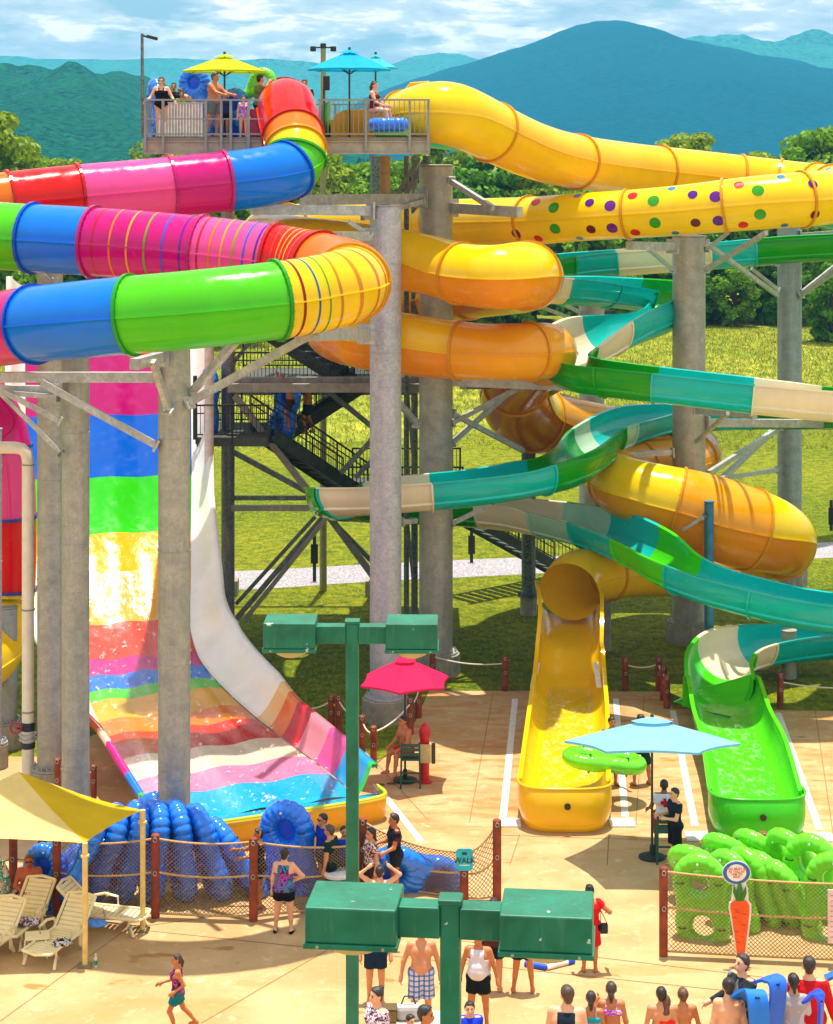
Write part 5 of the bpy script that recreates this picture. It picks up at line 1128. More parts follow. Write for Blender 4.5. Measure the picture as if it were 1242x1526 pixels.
def lounger_proto(back=38):
    root = thing('sun_lounger', None, 'sun lounger'); W2 = .31
    def slats(x0, x1, z0, ang, n, nm):
        mb = MB(); ca, sa = math.cos(ang), math.sin(ang); L = x1-x0
        for k in range(n):
            a = L*k/n+.012; b = L*(k+1)/n-.012
            P_ = [(x0+q*ca, y, z0+q*sa+dz) for dz in (0, -.025) for q, y in ((a, -W2+.05), (b, -W2+.05), (b, W2-.05), (a, W2-.05))]
            mb.add(P_, [(0, 1, 2, 3), (7, 6, 5, 4), (0, 4, 5, 1), (1, 5, 6, 2), (2, 6, 7, 3), (3, 7, 4, 0)])
        for s in (-1, 1):
            mb.poly([(x0+q*ca, s*W2, z0+q*sa+(.0)) for q in (0, L*.5, L)], .032, 8)
        mb.poly([(x0+L*ca, -W2, z0+L*sa), (x0+(L+.05)*ca, 0, z0+(L+.05)*sa), (x0+L*ca, W2, z0+L*sa)], .032, 8)
        return mb.build(nm, PLA, root)
    slats(-.95, .25, .34, 0, 11, 'seat_deck'); slats(.25, 1.0, .34, math.radians(back), 8, 'backrest')
    mb = MB(); mb.poly([(-.95, -W2, .34), (-1.02, 0, .32), (-.95, W2, .34)], .03, 8); mb.build('front_bar', PLA, root)
    for x, dx in ((-.75, -.12), (.15, .12)):
        for s in (-1, 1):
            mb = MB(); mb.poly([(x, s*W2, .34), (x+dx*.3, s*(W2+.02), .18), (x+dx, s*(W2+.03), .02)], [.04, .032, .035], 8); mb.poly([(x+dx*.2, s*W2, .33), (x-dx*.2, s*(W2+.02), .15), (x+dx, s*(W2+.03), .02)], .025, 8); mb.build('leg', PLA, root, True)
    for s in (-1, 1):
        mb = MB(); mb.poly([(-.25, s*(W2+.02), .34), (-.22, s*(W2+.05), .52), (.05, s*(W2+.05), .56), (.30, s*(W2+.04), .50), (.34, s*(W2+.02), .40)], .03, 8); mb.build('armrest', PLA, root, True)
    return root
LP = lounger_proto(42); lgrp = 'sun loungers under the yellow canopy'
def lounger(src, X, Y, rot, label):
    o = dup(src) if src is not None else LP; o.location = [float(v) for v in gp(X, Y, .014)]; o.rotation_euler = (0, 0, math.radians(rot)); return tag(o, label, 'sun lounger', lgrp)
lounger(None, 92, 1418, 70, 'cream lounger with a dark patterned bundle, nearest the canopy pole')
lounger(LP, 36, 1392, 75, 'cream lounger the shirtless man sits on, towel at its foot'); lounger(LP, -12, 1424, 72, 'cream lounger cut by the left photo edge'); lounger(LP, 150, 1382, 165, 'white lounger with a blue towel behind the canopy pole')
tb = thing('side_table', 'small cream plastic table between two loungers', 'side table', gp(58, 1424)); g_ = gp(56, 1424)
mb = MB(); mb.box((-.24, -.22, .38), (.24, .22, .41), .2, g_); mb.build('table_top', PLA, tb, bevel=.01)
for sx in (-1, 1):
    for sy in (-1, 1): mb = MB(); mb.tube(g_+np.array([sx*.2, sy*.18, .38]), g_+np.array([sx*.23, sy*.21, .014]), .022, .016, 8); mb.build('leg', PLA, tb)
def bundle(X, Y, z, sz, cols, label, nm='towel', cat='towel'):
    p = gp(X, Y, z); m, nt, bs, out = newmat('towel_'+label[:12]); v = coords(nt, 'World'); f = noise(nt, v, 9, 3, .5, 1.2)
    st = [(i/len(cols), srgb(c)) for i, c in enumerate(cols)]; nt.links.new(ramp(nt, ramp(nt, f, [(.3, g1(0)), (.7, g1(1))]), st, 'CONSTANT'), bs.inputs['Base Color']); bs.inputs['Roughness'].default_value = .9
    rows = []; n = 20
    for j in range(9):
        u = j/8; row = []
        for i in range(n):
            a = 2*math.pi*i/n; k = math.sin(math.pi*min(1, u*.5+.5)) if u > 0 else 1; q = 1+.22*mnoise.noise(Vector((math.cos(a)*1.7, math.sin(a)*1.7, X+u*2)))
            row.append((p[0]+math.cos(a)*sz[0]*q*math.cos(u*1.5), p[1]+math.sin(a)*sz[1]*q*math.cos(u*1.5), p[2]+sz[2]*math.sin(u*1.5)*(1+.5*mnoise.noise(Vector((math.cos(a)*3, math.sin(a)*3, u*3))))))
        rows.append(row)
    mb = MB(); mb.grid(rows, True); mb.cap(rows[0], True); mb.cap(rows[-1]); return tag(mb.build(nm, m, None, True), label, cat)
bundle(93, 1406, .37, (.20, .16, .09), ['#10181c', '#202a2e', '#d8d4cc', '#10181c'], 'black and white bundle of clothes on the nearest lounger', 'clothes_bundle', 'clothes')
bundle(40, 1376, .40, (.28, .16, .12), ['#1a3a80', '#d8d0d0', '#7a2838', '#2a4a90'], 'blue and white patterned towel at the shirtless man')
bundle(143, 1376, .37, (.24, .2, .06), ['#4a84d8', '#5a90e0'], 'plain blue towel folded on the white lounger')
bundle(4, 1330, .5, (.18, .2, .55), ['#e05a20', '#e8e4da', '#1a8a6a', '#2aa0b0', '#e8a020'], 'striped beach towel hanging at the left photo edge')
# odds and ends
p = gp(143, 1442, .012); bt = thing('water_bottle', 'clear bottle with a green label left on the deck by the pole', 'bottle', p)
mb = MB(); mb.lathe(tuple(p), [(.035, 0), (.037, .17), (.03, .2), (.014, .23), (.014, .25)], 16); mb.build('bottle_body', plain('clear_plastic', '#dfe8e6', .1, trans=.4), bt, True)
mb = MB(); mb.lathe((p[0], p[1], p[2]+.06), [(.039, 0), (.039, .09)], 16); mb.build('label_band', plain('label_green', '#1c8a6a', .4), bt)
mb = MB(); mb.lathe((p[0], p[1], p[2]+.25), [(.016, 0), (.016, .02)], 12); mb.build('cap', WS, bt)
bn = thing('trash_bin', 'dark green round bin with a white liner behind the net', 'bin', gp(503, 1358)); g_ = gp(503, 1358)
mb = MB(); mb.lathe(tuple(g_), [(.24, 0), (.27, .78)], 24); mb.build('barrel', plain('bin_green', '#14503c', .5), bn, 'auto')
mb = MB(); mb.lathe((g_[0], g_[1], .74), [(.275, 0), (.29, .05), (.26, .09), (.2, .06)], 24); mb.build('liner', plain('liner', '#e4e0dc', .4), bn, True)
def hydrant():
    o = thing('first_aid_post', 'red standing post with a beige bag beside the lifeguard', 'post', gp(633, 1166)); g_ = gp(633, 1166); m = plain('red_post', '#c8141c', .35)
    mb = MB(); mb.lathe(tuple(g_), [(.2, 0), (.2, .04), (.12, .08), (.12, 1.1), (.14, 1.16), (.14, 1.3), (.1, 1.42), (.03, 1.48)], 20); mb.build('post_body', m, o, 'auto')
    mb = MB(); mb.box((g_[0]-.14, g_[1]-.26, .55), (g_[0]+.16, g_[1]-.13, 1.0)); mb.build('bag', plain('bag_beige', '#c8b478', .7), o, bevel=.03)
    mb = MB(); mb.box((g_[0]+.17, g_[1]-.14, .5), (g_[0]+.27, g_[1]+.04, .98)); mb.build('radio_case', plain('case', '#2a3a34', .5), o, bevel=.02)
hydrant()
def chair(X, Y, label, col='#14503c', z=0, yaw=0):
    g_ = gp(X, Y); o = thing('lifeguard_chair', label, 'chair', g_); m = plain('chair_green', col, .55); P_ = lambda x, y, zz: g_+np.array([x*math.cos(yaw)-y*math.sin(yaw), x*math.sin(yaw)+y*math.cos(yaw), zz])
    for sx in (-1, 1):
        for sy in (-1, 1): mb = MB(); mb.beam(P_(sx*.24, sy*.22, 0.014), P_(sx*.22, sy*.2, .75 if sy > 0 else 1.15), .045); mb.build('leg', m, o)
    mb = MB(); q = P_(0, 0, 0); mb.box((-.25, -.24, .70), (.25, .24, .74), yaw, tuple(g_)); mb.build('seat', m, o, bevel=.01)
    for zz in (.86, .97, 1.08): mb = MB(); mb.beam(P_(-.22, -.22, zz), P_(.22, -.22, zz), .03, .07); mb.build('back_slat', m, o)
    for zz in (.2, .4): mb = MB(); mb.beam(P_(-.23, -.22, zz), P_(.23, -.22, zz), .035); mb.build('rung', m, o)
chair(612, 1172, 'green chair under the seated lifeguard'); chair(994, 1284, 'green chair under the lifeguard with a red cross')
mt = thing('flip_flops', 'pair of dark sandals left on the deck by the lifeguard', 'sandals', gp(574, 1170))
for dx in (-.12, .16):
    g_ = gp(574, 1170); mb = MB(); mb.lathe((0, 0, 0), [(.05, 0), (.055, .02), (.04, .03)], 14); mb.v = [(g_[0]+dx+p[0]*2.2, g_[1]+p[1]*.9+dx*.3, p[2]+.014) for p in mb.v]; mb.build('sandal', plain('sandal', '#6a5030', .8), mt)
wg = thing('water_toy', 'long blue and white foam water toy lying on the deck', 'toy', gp(800, 1442)); a = gp(783, 1436, .06); b = gp(815, 1442, .06); c_ = gp(846, 1434, .06)
mb = MB(); mb.tube(a, b, .06, n=14); mb.build('handle', plain('toyblue', '#1450d8', .4), wg, True); mb = MB(); mb.tube(b, c_, .05, n=14); mb.build('barrel', plain('toywhite', '#ece8dc', .4), wg, True); mb = MB(); mb.tube(c_, c_+(c_-b)*.3, .06, n=14); mb.build('tip', plain('toyblue', '#1450d8', .4), wg, True)
# table edge with bags at the bottom
tb = thing('picnic_table', 'low table with bags on it at the bottom edge', 'table', px(612, 1600, 29.0)); D = 29.0
a = px(570, 1521, D); b = px(660, 1521, D); mb = MB(); mb.box((a[0], D-.4, a[2]-.04), (b[0], D+.35, a[2])); mb.build('table_top', plain('table_w', '#d8cdb8', .6), tb, bevel=.01)
for x in (a[0]+.08, b[0]-.08):
    for y in (D-.3, D+.25): mb = MB(); mb.tube((x, y, 2.5), (x, y, a[2]-.041), .025); mb.build('leg', STD, tb)
bg_ = thing('cooler_bag', 'small olive brown cooler on the low table', 'bag', px(580, 1521, D)); q = px(581, 1521, D)
mb = MB(); mb.box((q[0]-.10, D-.1, q[2]+.003), (q[0]+.10, D+.12, q[2]+.18)); mb.build('body', plain('olive', '#7c6220', .7), bg_, bevel=.02); mb = MB(); mb.box((q[0]-.105, D-.105, q[2]+.183), (q[0]+.105, D+.125, q[2]+.205)); mb.build('lid', plain('olive2', '#5c4818', .7), bg_, bevel=.01)
bg_ = thing('beach_bag', 'pale grey soft bag on the low table', 'bag', px(608, 1521, D)); q = px(608, 1521, D)
mb = MB(); mb.box((q[0]-.17, D-.05, q[2]+.003), (q[0]+.2, D+.15, q[2]+.22)); mb.build('body', plain('bag_grey', '#b8b4b0', .8), bg_, bevel=.06)
mb = MB(); mb.poly([q+np.array([-.1, .05, .2]), q+np.array([-.05, .05, .33]), q+np.array([.07, .05, .33]), q+np.array([.12, .05, .2])], .012, 6); mb.build('strap', DK, bg_)
# foam ride mats carried at the bottom right
def mat_(pts, th, wd, label, col):
    """bent foam mat: strip along pts (X,Y,D) with width"""
    P_ = catmull(np.array([px(p[0], p[1], p[2]*.785) for p in pts]), 8); r1, r2 = [], []
    o = thing('foam_mat', label, 'ride mat', P_[-1]); rows = []
    T_ = np.gradient(P_, axis=0)
    for i, p in enumerate(P_):
        t = T_[i]/np.linalg.norm(T_[i]); s = np.array(wd, float); s = s-t*np.dot(s, t); L = np.linalg.norm(s); n = np.cross(t, s/L)*th/2
        rows.append([p-s/2-n, p-s/2*.96+n*0-n, p+s/2-n, p+s/2+n, p-s/2+n])
    mb = MB(); mb.grid(rows, True); mb.cap(rows[0]); mb.cap(rows[-1], True); mb.build('mat', plain('foam'+col, col, .5, .08, 3), o, 'auto')
    for k in (6, 14):
        if k < len(rows): mb = MB(); mb.poly([P_[k]-np.array(wd)*.12, P_[k]+np.array([0, -.08, .02]), P_[k]+np.array(wd)*.12], .014, 6); mb.build('handle', DK, o)
mat_([(1100, 1488, 36.2), (1122, 1476, 36.0), (1130, 1495, 35.8), (1134, 1560, 35.8)], .04, (.30, .10, -.05), 'bright blue foam mat bent over the arm of the woman in black', '#0a78e0')
mat_([(1134, 1460, 36.6), (1150, 1458, 36.4), (1160, 1476, 36.2), (1150, 1560, 36.1)], .04, (.26, .22, 0), 'blue foam mat held up by the man in the grey shirt', '#1460d0')
mat_([(1202, 1488, 35.8), (1218, 1482, 35.6), (1224, 1500, 35.5), (1218, 1570, 35.5)], .04, (.10, .25, 0), 'royal blue foam mat by the girl with the long braid', '#0c48d8')
mat_([(1230, 1458, 37), (1250, 1452, 37), (1262, 1470, 37), (1262, 1560, 37)], .04, (.10, .25, 0), 'blue foam mat cut by the right photo edge', '#1a66c0')

mb = MB(); mb.box((-30, 8, -.5), (30, 29.6, 2.5)); tag(mb.build('terrace', DECK), 'raised concrete terrace below the bottom edge of the photo', 'terrace', kind='structure')
# ================================================================ people
def unit(v): v = np.array(v, float); return v/np.linalg.norm(v)
def clothmat(col, pat=None):
    key = ('cloth', col, pat)
    if key in MATS: return MATS[key]
    m, nt, bs, out = newmat('cloth_'+col); c = srgb(col); v = coords(nt, 'World')
    cc = ramp(nt, noise(nt, v, 5, 5, .6), [(.3, tuple(x*.75 for x in c[:3])+(1,)), (.7, c)])
    if pat and pat[0] == 'mottle':
        f = noise(nt, v, pat[-1], 2, .5, .8); k = pat[1:-1]
        cc = ramp(nt, ramp(nt, f, [(.32, g1(0)), (.68, g1(1))]), [(i/(len(k)+1), srgb(x)) for i, x in enumerate((col,)+k)], 'CONSTANT')
    if pat and pat[0] == 'plaid':
        for ax, sc in (((1, 0, 0), 60), ((0, 0, 1), 60)):
            w = N(nt, 'ShaderNodeTexWave', Scale=1.0); w.bands_direction = 'X' if ax[0] else 'Z'; mp = nt.nodes.new('ShaderNodeMapping'); mp.inputs['Scale'].default_value = (3.4, 3.4, 3.4)
            g = nt.nodes.new('ShaderNodeNewGeometry'); nt.links.new(g.outputs['Position'], mp.inputs[0]); nt.links.new(mp.outputs[0], w.inputs['Vector'])
            cc = mix(nt, cc, srgb(pat[1]), ramp(nt, w.outputs['Fac'], [(.68, g1(0)), (.80, g1(.8))]))
    nt.links.new(cc, bs.inputs['Base Color']); bs.inputs['Roughness'].default_value = .85; bs.inputs['Specular IOR Level'].default_value = .2
    bump(nt, bs, noise(nt, v, 14, 4), .5, .02); MATS[key] = m; return m
def hairmat(col):
    key = ('hair', col)
    if key in MATS: return MATS[key]
    m, nt, bs, out = newmat('hair_'+col); c = srgb(col); v = coords(nt, 'World', (1, 1, .35))
    cc = ramp(nt, noise(nt, v, 45, 4, .7), [(.3, tuple(x*.5 for x in c[:3])+(1,)), (.62, tuple(min(1, x*2.2+.012) for x in c[:3])+(1,))])
    nt.links.new(cc, bs.inputs['Base Color']); bs.inputs['Roughness'].default_value = .42; bump(nt, bs, noise(nt, v, 60, 3), .9, .01); MATS[key] = m; return m
def skinmat(col):
    key = ('skin', col)
    if key in MATS: return MATS[key]
    m, nt, bs, out = newmat('skin_'+col); c = srgb(col); v = coords(nt, 'World')
    cc = ramp(nt, noise(nt, v, 7, 4, .6), [(.3, (c[0]*.86, c[1]*.78, c[2]*.72, 1)), (.7, c)])
    nt.links.new(cc, bs.inputs['Base Color']); bs.inputs['Roughness'].default_value = .5; bs.inputs['Subsurface Weight'].default_value = .12; bs.inputs['Subsurface Scale'].default_value = .01
    bs.inputs['Subsurface Radius'].default_value = (1, .35, .2); MATS[key] = m; return m
LT, MD, TN, DKS = '#eab08a', '#d6946a', '#c47a48', '#8a5230'
def person(pos, label, H=1.7, yaw=0, skin=LT, fat=1.0, arms=None, legs=None, lean=(0, 0), head=(0, 0), wear=(), hair=('short', '#1c120c'), group=None, female=False, belly=0, seated=0, h=.017, extra=(), hands=True, shades=False, name='person'):
    """pos: ground point under the hips; yaw 0 faces the camera; arms/legs: (upper dir, lower dir) for +x side then -x side, local frame, facing -y"""
    u = H; k = .018*H; f = fat
    root = thing(name, label, 'person', pos, group)
    hipz = .53*u if not seated else seated
    arms = arms or (((.22, .02, -1), (.10, -.18, -1)), ((-.22, .02, -1), (-.10, -.18, -1)))
    legs = legs or (((.05, 0, -1), (.02, .03, -1)), ((-.05, 0, -1), (-.02, .03, -1)))
    lx, ly = lean; up = unit((lx, ly, 1)); side = unit(np.cross((0, 1, 0), up)); side = side if side[0] > 0 else -side; fwd = np.cross(side, up); fwd = fwd if fwd[1] < 0 else -fwd
    hip = np.array([0, 0, hipz])
    def T_(x, y, z): return hip+side*x*u+fwd*(-y)*u+up*(z-.53)*u      # y<0 is forward
    sw = .098 if female else .110
    tor = [(T_(-.046, .012, .525), T_(.046, .012, .525), .076*u*f*(1.04 if female else 1), .076*u*f*(1.04 if female else 1)), (T_(-.035, 0, .60), T_(.035, 0, .60), .062*u*f, .062*u*f), (T_(-.03, 0, .66), T_(.03, 0, .66), .062*u*f, .062*u*f),
           (T_(-.052, .004, .735), T_(.052, .004, .735), .066*u*f, .066*u*f), (T_(-.085, .008, .795), T_(.085, .008, .795), .042*u*f**.5, .042*u*f**.5), (T_(0, .01, .80), T_(0, .004, .835), .05*u, .036*u)]
    if female: tor += [(T_(s*.042, -.045, .735), T_(s*.042, -.058, .728), .036*u*f, .030*u*f) for s in (-1, 1)]
    else: tor += [(T_(s*.045, -.03, .755), T_(s*.045, -.035, .745), .040*u*f, .036*u*f) for s in (-1, 1)]
    if belly: tor += [(T_(0, -.02-belly*.02, .60), T_(0, -.02-belly*.02, .63), (.066+.012*belly)*u*f, (.06+.01*belly)*u*f)]
    tor += [(T_(s*.035, .05, .52), T_(s*.035, .05, .51), .046*u*f, .046*u*f) for s in (-1, 1)]
    hy, hp = math.radians(head[0]), math.radians(head[1])
    nb = T_(0, .004, .83); hc = T_(0, -.012, .915)
    cy, sy = math.cos(hy), math.sin(hy)
    def HD(x, y, z):
        p = np.array([x, y, z])*u; y2 = p[1]*math.cos(hp)+p[2]*math.sin(hp); z2 = -p[1]*math.sin(hp)+p[2]*math.cos(hp)
        return hc+np.array([p[0]*cy-y2*sy, p[0]*sy+y2*cy, z2])
    hd = [(nb, HD(0, .008, -.025), .034*u*f**.4, .031*u), (HD(0, .014, .030), HD(0, .0, .028), .050*u, .047*u), (HD(0, -.004, -.005), HD(0, -.020, -.026), .040*u, .027*u), (HD(0, -.050, .012), HD(0, -.060, -.004), .006*u, .010*u), (HD(-.012, -.046, -.022), HD(.012, -.046, -.022), .008*u, .008*u)]
    hd += [(HD(s*.048, .008, .012), HD(s*.050, .012, -.006), .010*u, .007*u) for s in (-1, 1)]
    limbs = {}; body = tor+hd; fing = MB()
    for s, (ua, fa) in zip((1, -1), arms):
        sh = T_(s*sw, .006, .80); ua = unit(ua); fa = unit(fa); el = sh+ua*.172*u; wr = el+fa*.145*u; hn = wr+fa*.042*u
        limbs['ua%d' % s] = (sh, el, .034*u*f**.7, .024*u*f**.6); limbs['fa%d' % s] = (el, wr, .025*u*f**.6, .0155*u)
        pal = np.cross(fa, (0, 1, 0)); pal = unit(pal) if np.linalg.norm(pal) > .1 else np.array([1., 0, 0]); th = np.cross(fa, pal)
        body += [limbs['ua%d' % s], limbs['fa%d' % s], (wr, hn, .017*u, .019*u), (wr+fa*.01*u+th*.006*u, hn+th*.010*u, .013*u, .016*u), (wr+fa*.01*u-th*.006*u, hn-th*.010*u, .013*u, .016*u)]
        if hands:
            for q in range(4):
                o = (q-1.5)*.0115*u; L = (.040, .047, .044, .034)[q]*u; a = hn+th*o+fa*.006*u; bend = unit(fa+pal*(-s)*.35*(1 if q else .6)); b = a+bend*L*.55; c = b+unit(bend+pal*(-s)*.6)*L*.45
                fing.poly([a-fa*.012*u, a, b, c], [.0060*u, .0058*u, .0052*u, .0042*u], 6)
            a = wr+fa*.015*u+th*.018*u*(-1); b = a+unit(fa*.7-th)*.026*u; fing.poly([a, b, b+unit(fa-th*.3)*.022*u], [.0075*u, .0066*u, .005*u], 6)
    for s, (tl, sl_) in zip((1, -1), legs):
        hj = hip+np.array([s*.050*u, .0, -.01*u]); tl = unit(tl); sl_ = unit(sl_); kn = hj+tl*.240*u; an = kn+sl_*.242*u
        limbs['th%d' % s] = (hj, kn, .056*u*f, .035*u*f**.6); limbs['sh%d' % s] = (kn, an, .032*u*f**.6, .021*u)
        back = np.array([0, 1., 0]) if abs(sl_[2]) > .5 else np.array([0, 0, -1.])
        cf = (kn+sl_*.03*u+back*.010*u, kn+sl_*.12*u+back*.012*u, .028*u*f**.6, .026*u*f**.6)
        fw = np.array([s*.18, -1, 0]); fw = unit(fw); ft = an+np.array([0, 0, -.020*u])
        body += [limbs['th%d' % s], limbs['sh%d' % s], cf, (ft+fw*(-.022*u), ft+fw*.05*u-np.array([0, 0, .004*u]), .021*u, .019*u), (ft+fw*.05*u-np.array([0, 0, .004*u]), ft+fw*.092*u-np.array([0, 0, .008*u]), .019*u, .012*u)]
    yr_ = math.radians(yaw); R = np.array([[math.cos(yr_), -math.sin(yr_), 0], [math.sin(yr_), math.cos(yr_), 0], [0, 0, 1]])
    low = min(min(b[0][2]-b[2], b[1][2]-b[3]) for b in body) if not seated else 0
    def emit(V, Q, nm, mat, par=root):
        V = (np.asarray(V)-np.array([0, 0, low]))@R.T+np.array(pos, float); mb = MB(); mb.add(V, Q.tolist() if hasattr(Q, 'tolist') else Q); return mb.build(nm, mat, par, True)
    V, Q = sdf_mesh(body, h, k)
    if hands and len(fing.v): V = np.vstack([V, np.array(fing.v)]); Q = Q.tolist()+[tuple(i+len(V)-len(fing.v) for i in fc) for fc in fing.f]
    bo = emit(V, Q, 'body', skinmat(skin))
    # face
    if abs(((yaw+head[0]) % 360+180) % 360-180) < 115:
        for s in (-1, 1):
            em = MB(); c = HD(s*.020, -.0445, .016); em.poly([c-np.array([.0075*u, 0, 0]), c, c+np.array([.0075*u, 0, 0])], [.003*u, .0055*u, .003*u], 6)
            if not shades: emit(np.array(em.v), em.f, 'eye', plain('eye_dark', '#1a100c', .3), bo)
            em = MB(); c = HD(s*.021, -.0475, .027); em.poly([c-np.array([.012*u, 0, 0]), c+np.array([0, 0, .003*u]), c+np.array([.012*u, 0, 0])], .0026*u, 5)
            if not shades: emit(np.array(em.v), em.f, 'eyebrow', plain('brow', hair[1] if hair[0] != 'bald' else '#8a7a6a', .8), bo)
        em = MB(); c = HD(0, -.0535, -.024); em.poly([c-np.array([.013*u, 0, 0]), c, c+np.array([.013*u, 0, 0])], [.002*u, .0035*u, .002*u], 6); emit(np.array(em.v), em.f, 'mouth', plain('lips', '#8a3a34', .5), bo)
    if shades:
        em = MB()
        for s in (-1, 1): c = HD(s*.020, -.052, .016); em.poly([c-np.array([.016*u, 0, 0]), c, c+np.array([.016*u, 0, 0])], [.007*u, .011*u, .007*u], 8)
        a = HD(-.036, -.045, .018); b = HD(-.05, .01, .016); em.tube(a, b, .003*u, n=5); a = HD(.036, -.045, .018); b = HD(.05, .01, .016); em.tube(a, b, .003*u, n=5)
        emit(np.array(em.v), em.f, 'sunglasses', plain('black', '#101214', .15), root)
    # hair
    kind, hcol = hair[:2]; hm = hairmat(hcol)
    if kind != 'bald':
        hp_ = [(HD(0, .020, .036), HD(0, -.004, .038), .0535*u, .049*u), (HD(0, .030, .020), HD(0, .030, -.012), .044*u, .036*u)]
        hp_ += [(HD(s*.034, .002, .034), HD(s*.040, .006, .012), .018*u, .010*u) for s in (-1, 1)]
        if kind == 'big': hp_ += [(HD(0, .0, .055), HD(0, -.02, .058), .036*u, .028*u)]
        if kind in ('long', 'verylong'):
            e = -.16 if kind == 'long' else -.22
            hp_ += [(HD(0, .034, .02), HD(0, .048, e*.5), .046*u, .044*u), (HD(0, .048, e*.5), HD(0, .05, e), .044*u, .026*u)]+[(HD(s*.042, .012, .02), HD(s*.046, .016, -.09), .018*u, .014*u) for s in (-1, 1)]
        if kind == 'pony': hp_ += [(HD(0, .062, .03), HD(0, .078, -.02), .020*u, .024*u), (HD(0, .078, -.02), HD(0, .070, -.12), .024*u, .010*u)]
        if kind == 'braid':
            for q in range(7): hp_ += [(HD(0, .060, .01-.034*q), HD(0, .062, -.012-.034*q), (.019-.0012*q)*u, (.014-.0012*q)*u)]
        if kind == 'bun': hp_ += [(HD(0, .050, .062), HD(0, .056, .066), .027*u, .027*u)]
        if kind == 'bob': hp_ += [(HD(s*.040, .016, .02), HD(s*.040, .02, -.045), .022*u, .018*u) for s in (-1, 1)]+[(HD(0, .034, .01), HD(0, .036, -.05), .042*u, .036*u)]
        hv = rng.uniform(-1, 1, 3); hp_ = [(a_+rng.normal(size=3)*.0022*u, b_+rng.normal(size=3)*.0022*u, ra_*(1+.05*hv[0]), rb_*(1+.05*hv[1])) for a_, b_, ra_, rb_ in hp_]; hp_ += [(HD(hv[2]*.02, -.004, .064), HD(-hv[2]*.02, -.022, .060), .024*u, .018*u)]; fr = HD(0, -.030, .046); nf = unit(HD(0, -1, -.75)-HD(0, 0, 0)); c0 = HD(0, -.012, .030)
        def faceclip(P): return (P@nf)-c0@nf     # hair only behind the hairline plane
        V, Q = sdf_mesh(hp_, h*.85, k*.7, clips=(faceclip,)); emit(V, Q, 'hair', hm, bo)
    # clothes
    for w in wear:
        kind_, col = w[0], w[1]; pat = w[2] if len(w) > 2 else None; mat = clothmat(col, pat)
        pr = []; clips = []; inf = .010*u/1.7
        def zclip(z0, z1):
            a = T_(0, 0, z0); b = T_(0, 0, z1); return [(-up, -a@up), (up, b@up)]
        def cut(key, fr, r=1.0):
            a, b, ra, rb = limbs[key]; e = a+(b-a)*fr; return (a, e, ra*r, (ra+(rb-ra)*fr)*r, True)
        nm = kind_
        if kind_ in ('tshirt', 'long_sleeve_shirt', 'tank_top'):
            pr = list(tor); clips = zclip(.505, .83 if kind_ != 'tank_top' else .815); inf = .014
            V = None
            if kind_ == 'tank_top':
                def arm(P): 
                    X = (P-T_(0, 0, .8))@side; Z = (P-T_(0, 0, .8))@up; return np.minimum(np.abs(X)-.075*u, 9) if False else np.where(Z > -.075*u, np.abs(X)-.070*u, -1.0)
                clips.append(arm)
            if kind_ != 'tank_top': pr += [cut('ua%d' % s, .55 if kind_ == 'tshirt' else 1.0, 1.08) for s in (1, -1)]
            V, Q = sdf_mesh(pr, h, k, clips=clips, inflate=inf); V_, Q_ = [V], [Q]
            if kind_ == 'long_sleeve_shirt':
                n = len(V)
                for s in (1, -1):
                    pp = [cut('fa%d' % s, .95, 1.12)]
                    a, b = sdf_mesh(pp, h, k, inflate=.013); V_.append(a); Q_.append(b+n); n += len(a)
            emit(np.vstack(V_), np.vstack(Q_), kind_, mat)
        elif kind_ in ('shorts', 'long_shorts', 'skirt', 'swim_shorts'):
            fr = {'shorts': .55, 'swim_shorts': .66, 'long_shorts': 1.0, 'skirt': .62}[kind_]
            rr = 1.10 if kind_ != 'skirt' else 1.2
            pr = [tor[0]]+tor[-2:]+[(a, b, c*rr, max(d*rr, c*(1.02 if kind_ != 'shorts' else .95)), e) for a, b, c, d, e in (cut('th%d' % s, fr) for s in (1, -1))]
            if kind_ == 'skirt': pr += [(pr[-2][0]*.5+pr[-1][0]*.5, pr[-2][1]*.5+pr[-1][1]*.5, .06*u, .07*u, True)]
            cl = [(up, T_(0, 0, .575)@up)]; V, Q = sdf_mesh(pr, h, k*.6, clips=cl, inflate=.014); emit(V, Q, kind_, mat)
        elif kind_ == 'swimsuit':
            def cutf(P):
                X = np.abs((P-hip)@side); Z = (P-hip)@up/u+.53; lim = np.where(Z < .53, (.03+(Z-.47)*1.3)*u, np.where(Z > .775, .050*u, 9.)); return X-lim
            def neck(P):
                X = np.abs((P-hip)@side); Z = (P-hip)@up/u+.53; return np.where((Z > .775) & (X < .025*u), .01, -1)
            V, Q = sdf_mesh(tor, h*.9, k, clips=zclip(.46, .82)+[cutf, neck], inflate=.008); emit(V, Q, 'swimsuit', mat)
        elif kind_ in ('bikini_top', 'bikini_bottom'):
            if kind_ == 'bikini_top':
                V, Q = sdf_mesh(tor, h*.85, k, clips=zclip(.70, .757), inflate=.009)
            else:
                def cutb(P):
                    X = np.abs((P-hip)@side); Z = (P-hip)@up/u+.53; return np.where(Z < .52, X-(.035+(Z-.46)*1.4)*u, -1)
                V, Q = sdf_mesh(tor, h*.85, k, clips=zclip(.455, .56)+[cutb], inflate=.009)
            emit(V, Q, kind_, mat)
            if kind_ == 'bikini_top':
                em = MB()
                for s in (-1, 1): em.poly([T_(s*.045, -.075, .75), T_(s*.06, -.035, .825), T_(s*.055, .03, .83), T_(s*.045, .068, .75)], .005*u, 5)
                emit(np.array(em.v), em.f, 'strap', mat)
        elif kind_ == 'dress':
            pr = tor+[(tor[0][0]*.5+tor[0][1]*.5, tor[0][0]*.5+tor[0][1]*.5-up*.2*u, .095*u*f, .115*u*f, True)]
